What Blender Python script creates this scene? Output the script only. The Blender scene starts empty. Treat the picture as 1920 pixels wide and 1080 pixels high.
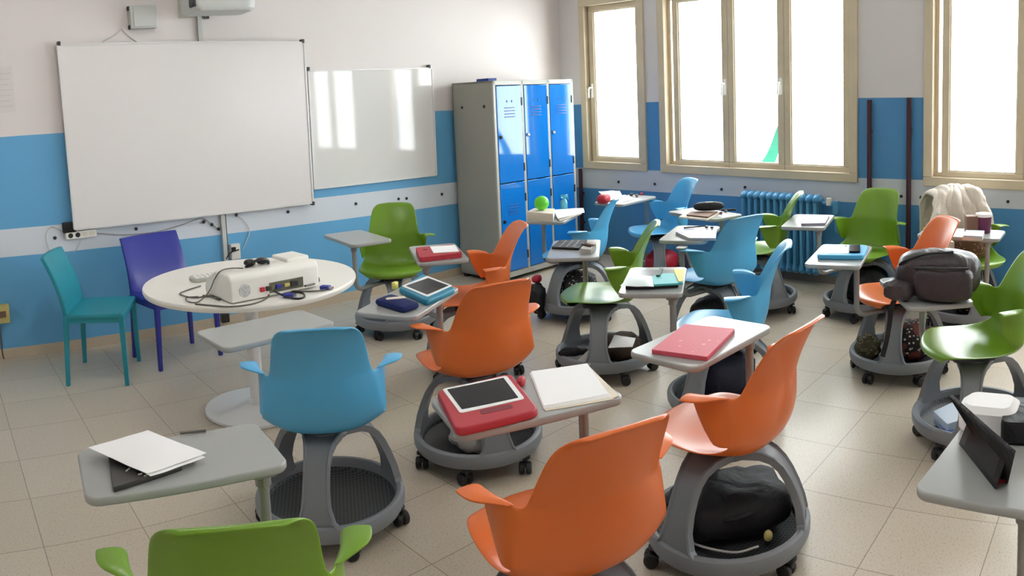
import bpy, bmesh, math, random
from mathutils import Vector, Matrix, noise
PI = math.pi
random.seed(7)
SC = bpy.context.scene
COL = SC.collection

# ------------------------------------------------------------------ camera model (a stitched cylindrical panorama)
CAM_H, CAM_F, CAM_CY = 1.61, 1440.0, 309.0
def cam_rows():
    p, r, y = math.radians(5.12), math.radians(-2.48), math.radians(43.42)
    Ry = Matrix(((math.cos(y), -math.sin(y), 0), (math.sin(y), math.cos(y), 0), (0, 0, 1)))
    B = Matrix(((1, 0, 0), (0, 0, -1), (0, 1, 0)))
    Rx = Matrix(((1, 0, 0), (0, math.cos(p), -math.sin(p)), (0, math.sin(p), math.cos(p))))
    Rz = Matrix(((math.cos(r), -math.sin(r), 0), (math.sin(r), math.cos(r), 0), (0, 0, 1)))
    return Rz @ Rx @ B @ Ry
RC = cam_rows()
EYE = Vector((0, 0, CAM_H))
def ray(px, py):
    u = (px - 960) / CAM_F; v = (py - CAM_CY) / CAM_F
    return RC.transposed() @ Vector((math.sin(u), v, math.cos(u)))
def at(px, py, z=0.0):
    d = ray(px, py); return EYE + d * ((z - CAM_H) / d.z)
def at_y(px, py, y):
    d = ray(px, py); return EYE + d * (y / d.y)
cd = bpy.data.cameras.new('camera'); cam = bpy.data.objects.new('camera', cd); COL.objects.link(cam)
cd.type = 'PANO'; cd.panorama_type = 'CENTRAL_CYLINDRICAL'
cd.central_cylindrical_range_u_min = -960 / CAM_F; cd.central_cylindrical_range_u_max = 960 / CAM_F
cd.central_cylindrical_range_v_min = -(1080 - CAM_CY) / CAM_F; cd.central_cylindrical_range_v_max = CAM_CY / CAM_F
cd.central_cylindrical_radius = 1.0
cd.clip_start = 0.02
mw = Matrix.Identity(4)
for i in range(3):
    mw[i][0] = RC[0][i]; mw[i][1] = -RC[1][i]; mw[i][2] = -RC[2][i]; mw[i][3] = EYE[i]
cam.matrix_world = mw
SC.camera = cam

# ------------------------------------------------------------------ materials
def lin(c):
    return tuple(((v / 255) / 12.92 if v / 255 <= 0.04045 else ((v / 255 + 0.055) / 1.055) ** 2.4) for v in c) + (1.0,)
def mat(name, rgb, rough=0.5, spec=0.5, metal=0.0, var=0.0, vscale=8.0, bump=0.0, bscale=60.0, coat=0.0, trans=0.0, bd=0.002):
    m = bpy.data.materials.new(name); m.use_nodes = True
    nt = m.node_tree; b = nt.nodes['Principled BSDF']
    b.inputs['Base Color'].default_value = lin(rgb); b.inputs['Roughness'].default_value = rough
    b.inputs['Specular IOR Level'].default_value = spec; b.inputs['Metallic'].default_value = metal
    b.inputs['Coat Weight'].default_value = coat; b.inputs['Transmission Weight'].default_value = trans
    tc = nt.nodes.new('ShaderNodeTexCoord')
    if var > 0:
        n = nt.nodes.new('ShaderNodeTexNoise'); n.inputs['Scale'].default_value = vscale; n.inputs['Detail'].default_value = 4
        nt.links.new(tc.outputs['Object'], n.inputs['Vector'])
        mx = nt.nodes.new('ShaderNodeMix'); mx.data_type = 'RGBA'
        a = lin(rgb)
        mx.inputs[6].default_value = tuple(v * (1 - var) for v in a[:3]) + (1,)
        mx.inputs[7].default_value = tuple(min(1, v * (1 + var)) for v in a[:3]) + (1,)
        nt.links.new(n.outputs['Fac'], mx.inputs[0]); nt.links.new(mx.outputs[2], b.inputs['Base Color'])
    if bump > 0:
        n2 = nt.nodes.new('ShaderNodeTexNoise'); n2.inputs['Scale'].default_value = bscale
        nt.links.new(tc.outputs['Object'], n2.inputs['Vector'])
        bp = nt.nodes.new('ShaderNodeBump'); n2.inputs['Detail'].default_value = 4; n2.inputs['Distortion'].default_value = 0.6 if bd > 0.005 else 0.0
        bp.inputs['Strength'].default_value = bump; bp.inputs['Distance'].default_value = bd
        nt.links.new(n2.outputs['Fac'], bp.inputs['Height']); nt.links.new(bp.outputs['Normal'], b.inputs['Normal'])
    return m
def mathn(nt, op, a, b=None, c=None):
    n = nt.nodes.new('ShaderNodeMath'); n.operation = op
    for i, v in enumerate((a, b, c)):
        if v is None: continue
        if isinstance(v, (int, float)): n.inputs[i].default_value = v
        else: nt.links.new(v, n.inputs[i])
    return n.outputs[0]
def mixn(nt, fac, a, b):
    n = nt.nodes.new('ShaderNodeMix'); n.data_type = 'RGBA'
    if isinstance(fac, (int, float)): n.inputs[0].default_value = fac
    else: nt.links.new(fac, n.inputs[0])
    for i, v in ((6, a), (7, b)):
        if isinstance(v, tuple): n.inputs[i].default_value = v
        else: nt.links.new(v, n.inputs[i])
    return n.outputs[2]

def wall_paint(name, kx, ky, off, lo, up, top, white, pale, blue):
    """white plaster over two blue fields with a pale rail stripe; the painted edges run a little out of level"""
    m = bpy.data.materials.new(name); m.use_nodes = True; nt = m.node_tree; b = nt.nodes['Principled BSDF']
    g = nt.nodes.new('ShaderNodeNewGeometry'); s = nt.nodes.new('ShaderNodeSeparateXYZ')
    nt.links.new(g.outputs['Position'], s.inputs[0])
    z = mathn(nt, 'ADD', s.outputs[2], mathn(nt, 'ADD', mathn(nt, 'MULTIPLY', s.outputs[0], kx), mathn(nt, 'ADD', mathn(nt, 'MULTIPLY', s.outputs[1], ky), off)))
    n = nt.nodes.new('ShaderNodeTexNoise'); n.inputs['Scale'].default_value = 1.7; n.inputs['Detail'].default_value = 6
    nt.links.new(g.outputs['Position'], n.inputs['Vector'])
    wz = mathn(nt, 'ADD', z, mathn(nt, 'MULTIPLY', n.outputs['Fac'], 0.006))
    c = mixn(nt, mathn(nt, 'GREATER_THAN', wz, lo), lin(blue), lin(pale))
    c = mixn(nt, mathn(nt, 'GREATER_THAN', wz, up), c, lin(blue))
    c = mixn(nt, mathn(nt, 'GREATER_THAN', wz, top), c, lin(white))
    dirt = mathn(nt, 'MULTIPLY', n.outputs['Fac'], 0.10)
    dk = nt.nodes.new('ShaderNodeMix'); dk.data_type = 'RGBA'; dk.blend_type = 'MULTIPLY'
    nt.links.new(dirt, dk.inputs[0]); nt.links.new(c, dk.inputs[6]); dk.inputs[7].default_value = (0.55, 0.52, 0.5, 1)
    nt.links.new(dk.outputs[2], b.inputs['Base Color'])
    b.inputs['Roughness'].default_value = 0.42; b.inputs['Specular IOR Level'].default_value = 0.35
    n3 = nt.nodes.new('ShaderNodeTexNoise'); n3.inputs['Scale'].default_value = 35
    nt.links.new(g.outputs['Position'], n3.inputs['Vector'])
    bp = nt.nodes.new('ShaderNodeBump'); bp.inputs['Strength'].default_value = 0.08; bp.inputs['Distance'].default_value = 0.004
    nt.links.new(n3.outputs['Fac'], bp.inputs['Height']); nt.links.new(bp.outputs['Normal'], b.inputs['Normal'])
    return m
def floor_tiles():
    m = bpy.data.materials.new('terrazzo_tiles'); m.use_nodes = True; nt = m.node_tree; b = nt.nodes['Principled BSDF']
    g = nt.nodes.new('ShaderNodeNewGeometry'); s = nt.nodes.new('ShaderNodeSeparateXYZ'); nt.links.new(g.outputs['Position'], s.inputs[0])
    def cell(o, off, pitch):
        q = mathn(nt, 'DIVIDE', mathn(nt, 'SUBTRACT', o, off), pitch)
        return mathn(nt, 'FLOOR', q), mathn(nt, 'ABSOLUTE', mathn(nt, 'SUBTRACT', mathn(nt, 'FRACT', q), 0.5))
    ix, dx = cell(s.outputs[0], 0.30, 0.397); iy, dy = cell(s.outputs[1], 0.46, 0.402)
    edge = mathn(nt, 'GREATER_THAN', mathn(nt, 'MAXIMUM', dx, dy), 0.4955)
    cv = nt.nodes.new('ShaderNodeCombineXYZ'); nt.links.new(ix, cv.inputs[0]); nt.links.new(iy, cv.inputs[1])
    wn = nt.nodes.new('ShaderNodeTexWhiteNoise'); wn.noise_dimensions = '2D'; nt.links.new(cv.outputs[0], wn.inputs['Vector'])
    base = mixn(nt, wn.outputs['Value'], lin((201, 189, 171)), lin((209, 198, 181)))
    n = nt.nodes.new('ShaderNodeTexNoise'); n.inputs['Scale'].default_value = 130; n.inputs['Detail'].default_value = 3
    nt.links.new(g.outputs['Position'], n.inputs['Vector'])
    sp = nt.nodes.new('ShaderNodeMapRange'); sp.inputs[1].default_value = 0.56; sp.inputs[2].default_value = 0.72
    nt.links.new(n.outputs['Fac'], sp.inputs[0])
    base = mixn(nt, mathn(nt, 'MULTIPLY', sp.outputs[0], 0.75), base, lin((140, 118, 95)))
    n2 = nt.nodes.new('ShaderNodeTexNoise'); n2.inputs['Scale'].default_value = 2.2; n2.inputs['Detail'].default_value = 5
    nt.links.new(g.outputs['Position'], n2.inputs['Vector'])
    base = mixn(nt, mathn(nt, 'MULTIPLY', n2.outputs['Fac'], 0.25), base, lin((186, 169, 147)))
    base = mixn(nt, mathn(nt, 'MULTIPLY', edge, 0.75), base, lin((118, 100, 84)))
    nt.links.new(base, b.inputs['Base Color']); b.inputs['Roughness'].default_value = 0.32; b.inputs['Specular IOR Level'].default_value = 0.4
    return m
def glass_mat():
    m = bpy.data.materials.new('window_glass'); m.use_nodes = True; nt = m.node_tree; nt.nodes.clear()
    o = nt.nodes.new('ShaderNodeOutputMaterial'); mx = nt.nodes.new('ShaderNodeMixShader'); t = nt.nodes.new('ShaderNodeBsdfTransparent')
    gl = nt.nodes.new('ShaderNodeBsdfGlossy'); gl.inputs['Roughness'].default_value = 0.02; f = nt.nodes.new('ShaderNodeFresnel'); gg = nt.nodes.new('ShaderNodeNewGeometry')
    nt.links.new(mathn(nt, 'SUBTRACT', 1.45, mathn(nt, 'MULTIPLY', gg.outputs['Backfacing'], 0.76)), f.inputs[0])
    t.inputs[0].default_value = (0.97, 0.98, 0.97, 1)
    nt.links.new(f.outputs[0], mx.inputs[0]); nt.links.new(t.outputs[0], mx.inputs[1]); nt.links.new(gl.outputs[0], mx.inputs[2]); nt.links.new(mx.outputs[0], o.inputs[0])
    return m
def speckle(name, c1, c2, scale, thr=0.5, rough=0.7, c3=None):
    m = bpy.data.materials.new(name); m.use_nodes = True; nt = m.node_tree; b = nt.nodes['Principled BSDF']
    tc = nt.nodes.new('ShaderNodeTexCoord'); v = nt.nodes.new('ShaderNodeTexVoronoi'); v.inputs['Scale'].default_value = scale
    nt.links.new(tc.outputs['Object'], v.inputs['Vector'])
    c = mixn(nt, mathn(nt, 'LESS_THAN', v.outputs['Distance'], thr), lin(c1), lin(c2))
    if c3:
        w = nt.nodes.new('ShaderNodeTexNoise'); w.inputs['Scale'].default_value = scale * 0.35; nt.links.new(tc.outputs['Object'], w.inputs['Vector'])
        c = mixn(nt, mathn(nt, 'GREATER_THAN', w.outputs['Fac'], 0.56), c, lin(c3))
    nt.links.new(c, b.inputs['Base Color']); b.inputs['Roughness'].default_value = rough
    return m
def perforated():
    m = bpy.data.materials.new('perforated_tray'); m.use_nodes = True; nt = m.node_tree; b = nt.nodes['Principled BSDF']
    tc = nt.nodes.new('ShaderNodeTexCoord'); s = nt.nodes.new('ShaderNodeSeparateXYZ'); nt.links.new(tc.outputs['Object'], s.inputs[0])
    fx = mathn(nt, 'SUBTRACT', mathn(nt, 'FRACT', mathn(nt, 'MULTIPLY', s.outputs[0], 70)), 0.5)
    fy = mathn(nt, 'SUBTRACT', mathn(nt, 'FRACT', mathn(nt, 'MULTIPLY', s.outputs[1], 70)), 0.5)
    d = mathn(nt, 'ADD', mathn(nt, 'MULTIPLY', fx, fx), mathn(nt, 'MULTIPLY', fy, fy))
    c = mixn(nt, mathn(nt, 'LESS_THAN', d, 0.09), lin((70, 73, 76)), lin((24, 24, 26)))
    nt.links.new(c, b.inputs['Base Color']); b.inputs['Roughness'].default_value = 0.5
    return m
def laminated(name, rgb, marks, scale):
    """a printed cover: base colour with scattered paler marks"""
    return speckle(name, rgb, marks, scale, 0.12, 0.55)

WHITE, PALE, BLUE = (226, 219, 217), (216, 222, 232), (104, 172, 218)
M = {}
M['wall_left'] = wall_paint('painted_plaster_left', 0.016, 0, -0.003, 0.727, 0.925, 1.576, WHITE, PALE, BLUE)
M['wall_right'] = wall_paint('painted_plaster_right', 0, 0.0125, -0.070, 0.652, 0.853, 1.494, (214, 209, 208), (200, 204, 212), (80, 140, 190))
M['wall_plain'] = mat('plain_plaster', (224, 218, 214), 0.6, 0.3, var=0.04, vscale=2)
M['ceiling'] = mat('ceiling_plaster', (232, 230, 226), 0.8, 0.2)
M['floor'] = floor_tiles()
M['glass'] = glass_mat()
M['frame_wood'] = mat('cream_painted_wood', (204, 190, 164), 0.45, 0.4, var=0.10, vscale=6)
M['frame_white'] = mat('white_plastic', (240, 240, 236), 0.35)
M['skirting_grey'] = mat('grey_skirting', (120, 116, 114), 0.5)
M['skirting'] = mat('skirting_tile', (196, 180, 158), 0.4, var=0.06, vscale=40)
M['board'] = mat('white_enamel', (228, 223, 222), 0.22, 0.42)
M['board_glossy'] = mat('glossy_enamel', (224, 222, 220), 0.05, 0.5)
M['alu'] = mat('pale_aluminium', (220, 217, 216), 0.4, 0.5, 0.1)
M['wire_mid'] = mat('mid_grey_cable', (158, 155, 152), 0.5)
M['dark_plastic'] = mat('dark_plastic', (38, 38, 40), 0.4)
M['black'] = mat('black_plastic', (20, 20, 22), 0.35)
M['grey_case'] = mat('grey_plastic_housing', (196, 198, 195), 0.4)
M['white_plastic'] = mat('warm_white_plastic', (236, 233, 226), 0.35)
M['wire_white'] = mat('white_cable', (205, 203, 200), 0.5)
M['wire_grey'] = mat('grey_cable', (96, 92, 86), 0.5)
M['wire_black'] = mat('black_cable', (30, 30, 32), 0.45)
M['locker_grey'] = mat('grey_enamelled_steel', (178, 178, 170), 0.35, 0.5, var=0.03, vscale=3)
M['locker_blue'] = mat('blue_enamelled_steel', (22, 120, 208), 0.06, 0.6)
M['locker_side'] = mat('dull_grey_enamel', (158, 156, 146), 0.4, 0.4, var=0.03, vscale=3)
M['steel'] = mat('steel', (170, 172, 176), 0.25, 0.5, 0.9)
M['radiator'] = mat('blue_radiator_paint', (84, 152, 198), 0.35)
M['pipe'] = mat('dark_red_paint', (62, 26, 36), 0.4)
M['shell_blue'] = mat('blue_moulded_plastic', (86, 174, 222), 0.30, 0.45, bump=0.05, bscale=300)
M['shell_orange'] = mat('orange_moulded_plastic', (226, 114, 52), 0.30, 0.45, bump=0.05, bscale=300)
M['shell_green'] = mat('green_moulded_plastic', (112, 152, 40), 0.28, 0.45, bump=0.05, bscale=300)
M['base_grey'] = mat('grey_moulded_plastic', (128, 132, 138), 0.42, 0.4)
M['tray'] = perforated()
M['caster'] = mat('caster_rubber', (30, 29, 31), 0.45)
M['mech'] = mat('dark_mechanism', (56, 56, 60), 0.4)
M['post'] = mat('brushed_post', (150, 150, 148), 0.35, 0.5, 0.35)
M['worktop'] = mat('grey_laminate', (164, 166, 164), 0.28, 0.45)
M['table_white'] = mat('white_laminate', (238, 234, 226), 0.3, 0.4)
M['table_leg'] = mat('white_enamel_leg', (226, 226, 226), 0.3)
M['teal'] = mat('teal_leatherette', (28, 140, 158), 0.38, 0.5, bump=0.08, bscale=200)
M['navy'] = mat('navy_leatherette', (34, 44, 148), 0.3, 0.6, bump=0.08, bscale=200)
M['navy_leg'] = mat('navy_leg_enamel', (44, 46, 142), 0.35)
M['paper'] = mat('paper', (246, 245, 246), 0.8, 0.2)
M['paper_cream'] = mat('cream_paper', (226, 216, 200), 0.8, 0.2, var=0.06, vscale=25)
M['book_black'] = mat('black_cover', (52, 51, 48), 0.35)
M['red_case'] = mat('red_foam', (176, 44, 58), 0.55, bump=0.1, bscale=200)
M['red_dark'] = mat('dark_red_slot', (120, 24, 40), 0.6)
M['teal_case'] = mat('teal_foam', (12, 124, 156), 0.5)
M['sky_case'] = mat('sky_blue_foam', (70, 166, 214), 0.5)
M['screen'] = mat('tablet_screen', (18, 18, 24), 0.22, 0.08)
M['bezel'] = mat('white_bezel', (240, 240, 240), 0.25)
M['pink'] = laminated('pink_cover', (204, 80, 96), (226, 136, 148), 18)
M['pink_edge'] = mat('dark_cover_edge', (92, 34, 46), 0.6)
M['navy_cloth'] = mat('navy_fabric', (34, 44, 92), 0.8, 0.2, bump=0.2, bscale=120)
M['teal_paper'] = mat('teal_card', (84, 186, 190), 0.5)
M['white_card'] = mat('white_printed_card', (222, 236, 236), 0.4, var=0.06, vscale=30)
M['yellow'] = mat('yellow_card', (222, 214, 120), 0.6)
M['lime'] = mat('lime_ball_plastic', (104, 216, 50), 0.35)
M['cyan_clear'] = mat('cyan_clear_plastic', (120, 214, 236), 0.15, 0.5, trans=0.5)
M['laptop'] = mat('grey_aluminium_lid', (176, 172, 176), 0.35, 0.5, 0.2)
M['grey_book'] = mat('grey_cover', (150, 146, 164), 0.5)
M['bag_brown'] = mat('dark_brown_nylon', (58, 50, 54), 0.42, 0.5, bump=0.7, bscale=9, bd=0.03)
M['bag_black'] = mat('black_nylon', (26, 26, 30), 0.6, 0.4, bump=0.7, bscale=8, bd=0.03)
M['bag_navy'] = mat('dark_navy_nylon', (32, 34, 52), 0.6, 0.4, bump=0.7, bscale=8, bd=0.03)
M['bag_grey'] = mat('pale_grey_cotton', (176, 172, 168), 0.8, 0.2, bump=0.7, bscale=10, bd=0.03)
M['bag_red'] = mat('red_nylon', (170, 30, 48), 0.5, 0.4, bump=0.4, bscale=22)
M['bag_dots'] = speckle('black_cloth_white_dots', (28, 27, 29), (205, 200, 196), 42, 0.26)
M['bag_pattern'] = speckle('black_floral_cloth', (26, 24, 28), (206, 196, 186), 46, 0.30, 0.7, (110, 50, 44))
M['bag_olive'] = speckle('olive_knit', (62, 56, 34), (150, 140, 92), 60, 0.25)
M['basket'] = speckle('brown_woven_cloth', (96, 66, 44), (176, 128, 96), 50, 0.28)
M['jacket'] = mat('cream_quilted_nylon', (216, 206, 194), 0.6, 0.3, bump=0.6, bscale=9, bd=0.03)
M['plum'] = mat('plum_card', (98, 32, 76), 0.5)
M['brown_box'] = mat('brown_card', (124, 96, 78), 0.7)
M['vga_blue'] = mat('blue_connector', (52, 58, 150), 0.45)
M['port_red'] = mat('red_port', (190, 40, 60), 0.4)
M['port_dark'] = mat('port_panel', (96, 96, 78), 0.4)
M['speaker_grille'] = speckle('grey_grille', (196, 196, 196), (120, 120, 122), 160, 0.35)
M['strip_mark'] = mat('pale_lettering', (214, 212, 206), 0.6)
M['yellow_plate'] = mat('aged_yellow_plastic', (206, 190, 120), 0.45)
M['blue_box'] = mat('dark_blue_card', (26, 62, 140), 0.5)
M['teal_cloth'] = mat('teal_awning_cloth', (64, 138, 116), 0.9, 0.1)
M['book_blue'] = mat('pale_blue_cover', (190, 204, 220), 0.4)
M['brown_cloth'] = mat('brown_canvas', (74, 62, 52), 0.8, 0.2, bump=0.7, bscale=9, bd=0.03)
M['vent_dark'] = mat('vent_shadow_steel', (10, 74, 150), 0.4)
M['orange_pencil'] = mat('orange_lacquer', (214, 132, 46), 0.4)
em = bpy.data.materials.new('fill_emitter'); em.use_nodes = True
em.node_tree.nodes['Principled BSDF'].inputs['Emission Color'].default_value = (1, 0.99, 0.98, 1)
em.node_tree.nodes['Principled BSDF'].inputs['Emission Strength'].default_value = 11.0  # glow of the added fill fixtures
M['fill_glow'] = em

# ------------------------------------------------------------------ mesh builder
class MB:
    def __init__(s): s.v = []; s.f = []; s.m = []
    def add(s, vs, fs, mi=0):
        o = len(s.v); s.v += [tuple(v) for v in vs]; s.f += [tuple(i + o for i in f) for f in fs]; s.m += [mi] * len(fs); return s
    def box(s, c, d, rz=0.0, mi=0, mtx=None):
        x, y, z = (q / 2 for q in d); co, si = math.cos(rz), math.sin(rz)
        pts = [Vector((a * x, b * y, e * z)) for a in (-1, 1) for b in (-1, 1) for e in (-1, 1)]
        if mtx is None: pts = [Vector((c[0] + p.x * co - p.y * si, c[1] + p.x * si + p.y * co, c[2] + p.z)) for p in pts]
        else: pts = [mtx @ p for p in pts]
        return s.add(pts, [(0, 1, 3, 2), (4, 6, 7, 5), (0, 4, 5, 1), (2, 3, 7, 6), (0, 2, 6, 4), (1, 5, 7, 3)], mi)
    def loops(s, rings, cap0=True, cap1=True, mi=0, closed=True):
        n = len(rings[0]); vs = [p for r in rings for p in r]; fs = []
        for k in range(len(rings) - 1):
            for i in range(n if closed else n - 1):
                j = (i + 1) % n; fs.append((k * n + i, k * n + j, (k + 1) * n + j, (k + 1) * n + i))
        if cap0: fs.append(tuple(range(n - 1, -1, -1)))
        if cap1: fs.append(tuple((len(rings) - 1) * n + i for i in range(n)))
        return s.add(vs, fs, mi)
    def lathe(s, prof, seg=32, c=(0, 0, 0), mi=0, cap0=False, cap1=False):
        rings = [[(c[0] + r * math.cos(2 * PI * i / seg), c[1] + r * math.sin(2 * PI * i / seg), c[2] + z) for i in range(seg)] for r, z in prof]
        return s.loops(rings, cap0, cap1, mi)
    def tube(s, path, r, seg=10, mi=0):
        P = [Vector(p) for p in path]; rings = []; up = None
        for i, p in enumerate(P):
            t = (P[min(i + 1, len(P) - 1)] - P[max(i - 1, 0)]).normalized()
            if up is None: up = Vector((0, 0, 1)) if abs(t.z) < 0.9 else Vector((1, 0, 0))
            a = t.cross(up); a = a.normalized() if a.length > 1e-6 else Vector((1, 0, 0)); b = a.cross(t).normalized(); up = b
            rr = r[i] if isinstance(r, (list, tuple)) else r
            rings.append([p + (a * math.cos(2 * PI * k / seg) + b * math.sin(2 * PI * k / seg)) * rr for k in range(seg)])
        return s.loops(rings, True, True, mi)
    def ellipsoid(s, c, r, su=20, sv=12, mi=0, p=1.0, wob=0.0, seed=0.0, rz=0.0):
        rings = []; sg = lambda v: math.copysign(abs(v) ** p, v); co, si = math.cos(rz), math.sin(rz)
        for j in range(1, sv):
            th = PI * j / sv - PI / 2; ring = []
            for i in range(su):
                ph = 2 * PI * i / su
                q = Vector((sg(math.cos(th)) * sg(math.cos(ph)) * r[0], sg(math.cos(th)) * sg(math.sin(ph)) * r[1], sg(math.sin(th)) * r[2]))
                if wob:
                    w = 1 + wob * noise.noise(q * (1.3 / max(r)) * 2.2 + Vector((seed, seed * 2, 0))) + wob * 0.5 * noise.noise(q * (4.5 / max(r)) + Vector((seed, 5, 0)))
                    q = q * w
                ring.append((c[0] + q.x * co - q.y * si, c[1] + q.x * si + q.y * co, c[2] + q.z))
            rings.append(ring)
        return s.loops(rings, True, True, mi)
    def slab(s, poly, layers, mi=0):
        """poly: outline points (ccw, xy); layers: (inset fraction in metres, z)"""
        P = [Vector((p[0], p[1])) for p in poly]; n = len(P); c = sum(P, Vector((0, 0))) / n; rings = []
        for ins, z in layers:
            ring = []
            for p in P:
                d = p - c; l = d.length; q = c + d * max(0.02, (l - ins) / l); ring.append((q.x, q.y, z))
            rings.append(ring)
        return s.loops(rings, True, True, mi)
    def mesh(s, name, mats, smooth=True, bevel=0.0, ang=35, seg=2):
        me = bpy.data.meshes.new(name); me.from_pydata([tuple(v) for v in s.v], [], s.f)
        mats = mats if isinstance(mats, (list, tuple)) else [mats]
        for m_ in mats: me.materials.append(m_)
        for i, p in enumerate(me.polygons): p.material_index = s.m[i]
        bm = bmesh.new(); bm.from_mesh(me)
        bmesh.ops.recalc_face_normals(bm, faces=bm.faces)
        if bevel > 0:
            es = [e for e in bm.edges if len(e.link_faces) == 2 and e.calc_face_angle(0) > math.radians(30)]
            bmesh.ops.bevel(bm, geom=es, offset=bevel, segments=seg, profile=0.5, affect='EDGES', clamp_overlap=True)
        if smooth:
            lim = math.radians(20)
            for f in bm.faces: f.smooth = any(len(e.link_faces) != 2 or e.calc_face_angle(0) < lim for e in f.edges)
            for e in bm.edges:
                if len(e.link_faces) == 2 and e.calc_face_angle(0) > math.radians(ang): e.smooth = False
        bm.to_mesh(me); bm.free(); return me
    def build(s, name, mats, parent=None, smooth=True, bevel=0.0, loc=(0, 0, 0), rz=0.0, **k):
        return link(name, s.mesh(name, mats, smooth, bevel, **k), parent, loc, rz)
def link(name, me, parent=None, loc=(0, 0, 0), rz=0.0):
    o = bpy.data.objects.new(name, me); COL.objects.link(o)
    if parent is not None: o.parent = parent
    o.location = loc; o.rotation_euler = (0, 0, rz); return o
def tag(o, label, cat, group=None):
    o['label'] = label; o['category'] = cat
    if group: o['group'] = group
    return o
def thing(name, label, cat, loc=(0, 0, 0), rz=0.0, group=None):
    o = bpy.data.objects.new(name, None); COL.objects.link(o); o.location = loc; o.rotation_euler = (0, 0, rz); o.empty_display_size = 0.1
    return tag(o, label, cat, group)
def struct(o): o['kind'] = 'structure'; return o
def rrect(L, W, r, n=6):
    pts = []
    for cx, cy, a0 in ((L / 2 - r, W / 2 - r, 0), (-L / 2 + r, W / 2 - r, 90), (-L / 2 + r, -W / 2 + r, 180), (L / 2 - r, -W / 2 + r, 270)):
        for k in range(n + 1):
            a = math.radians(a0 + 90 * k / n); pts.append((cx + r * math.cos(a), cy + r * math.sin(a)))
    return pts
def rpoly(pts, r, n=4):
    """round the corners of an outline"""
    P = [Vector(p) for p in pts]; out = []; N = len(P)
    for i in range(N):
        a, b, c = P[i - 1], P[i], P[(i + 1) % N]; u = (a - b).normalized(); w = (c - b).normalized()
        rr = min(r, (a - b).length * 0.45, (c - b).length * 0.45); s0 = b + u * rr; s1 = b + w * rr
        for k in range(n + 1):
            t = k / n; out.append(s0 * (1 - t) ** 2 + b * 2 * t * (1 - t) + s1 * t * t)
    return out
def spline(pts, n=6):
    P = [Vector(p) for p in pts]; P = [P[0] * 2 - P[1]] + P + [P[-1] * 2 - P[-2]]; out = []
    for i in range(1, len(P) - 2):
        a, b, c, d = P[i - 1:i + 3]
        for k in range(n):
            t = k / n; out.append(0.5 * ((2 * b) + (c - a) * t + (2 * a - 5 * b + 4 * c - d) * t * t + (3 * b - a - 3 * c + d) * t ** 3))
    out.append(P[-2]); return out
def bend(pts, r=0.05, n=6):
    """polyline with rounded bends"""
    P = [Vector(p) for p in pts]; out = [P[0]]
    for i in range(1, len(P) - 1):
        a, b, c = P[i - 1], P[i], P[i + 1]; rr = min(r, (a - b).length * 0.49, (c - b).length * 0.49)
        s0 = b + (a - b).normalized() * rr; s1 = b + (c - b).normalized() * rr
        for k in range(n + 1):
            t = k / n; out.append(s0 * (1 - t) ** 2 + b * 2 * t * (1 - t) + s1 * t * t)
    out.append(P[-1]); return out
def quad(px, z):
    return [at(x, y, z).to_2d() for x, y in px]
def ccw(P):
    a = sum(P[i].x * P[(i + 1) % len(P)].y - P[(i + 1) % len(P)].x * P[i].y for i in range(len(P)))
    return P if a > 0 else P[::-1]
def local(P):
    c = sum(P, Vector((0, 0))) / len(P); return c, [p - c for p in P]

# ------------------------------------------------------------------ the room
YW = 5.38                                   # plane of the whiteboard wall
WO = (5.83, YW, 0.0); WRZ = math.radians(-91.46)   # corner of the window wall; local x runs along it, local y points out of the room
WM = Matrix.Translation(WO) @ Matrix.Rotation(WRZ, 4, 'Z')
def onwall(s, out, z): return WM @ Vector((s, out, z))
CEIL = 3.1
struct(MB().box((1.9, 1.1, -0.05), (8.6, 9.2, 0.1)).build('floor', M['floor'], smooth=False))
struct(MB().box((1.9, 1.1, CEIL + 0.05), (8.6, 9.2, 0.1)).build('ceiling', M['ceiling'], smooth=False))
struct(MB().box((1.95, YW + 0.12, CEIL / 2), (8.5, 0.24, CEIL)).build('wall_left', M['wall_left'], smooth=False))
struct(MB().box((1.75, -3.22, CEIL / 2), (7.9, 0.24, CEIL)).build('wall_back', M['wall_plain'], smooth=False))
struct(MB().box((-2.22, 1.1, CEIL / 2), (0.24, 8.8, CEIL)).build('wall_near', M['wall_plain'], smooth=False))
w = MB()
OPEN = [(0.29, 1.10), (1.262, 3.215), (3.765, 5.70), (6.20, 8.0)]
ZB, ZT = 0.855, 2.53
xs = [0.0] + [q for o in OPEN for q in o] + [8.6]
for i in range(0, len(xs), 2): w.box(((xs[i] + xs[i + 1]) / 2, 0.13, CEIL / 2), (xs[i + 1] - xs[i], 0.26, CEIL))
for a, b in OPEN:
    w.box(((a + b) / 2, 0.13, ZB / 2), (b - a, 0.26, ZB)); w.box(((a + b) / 2, 0.13, (CEIL + ZT) / 2), (b - a, 0.26, CEIL - ZT))
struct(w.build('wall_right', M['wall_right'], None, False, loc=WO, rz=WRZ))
struct(MB().box((1.9, YW - 0.006, 0.035), (7.8, 0.012, 0.07)).build('baseboard_left', M['skirting'], smooth=False))
struct(MB().box((4.2, -0.006, 0.035), (8.4, 0.012, 0.07)).build('baseboard_right', M['skirting_grey'], None, False, loc=WO, rz=WRZ))

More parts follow.
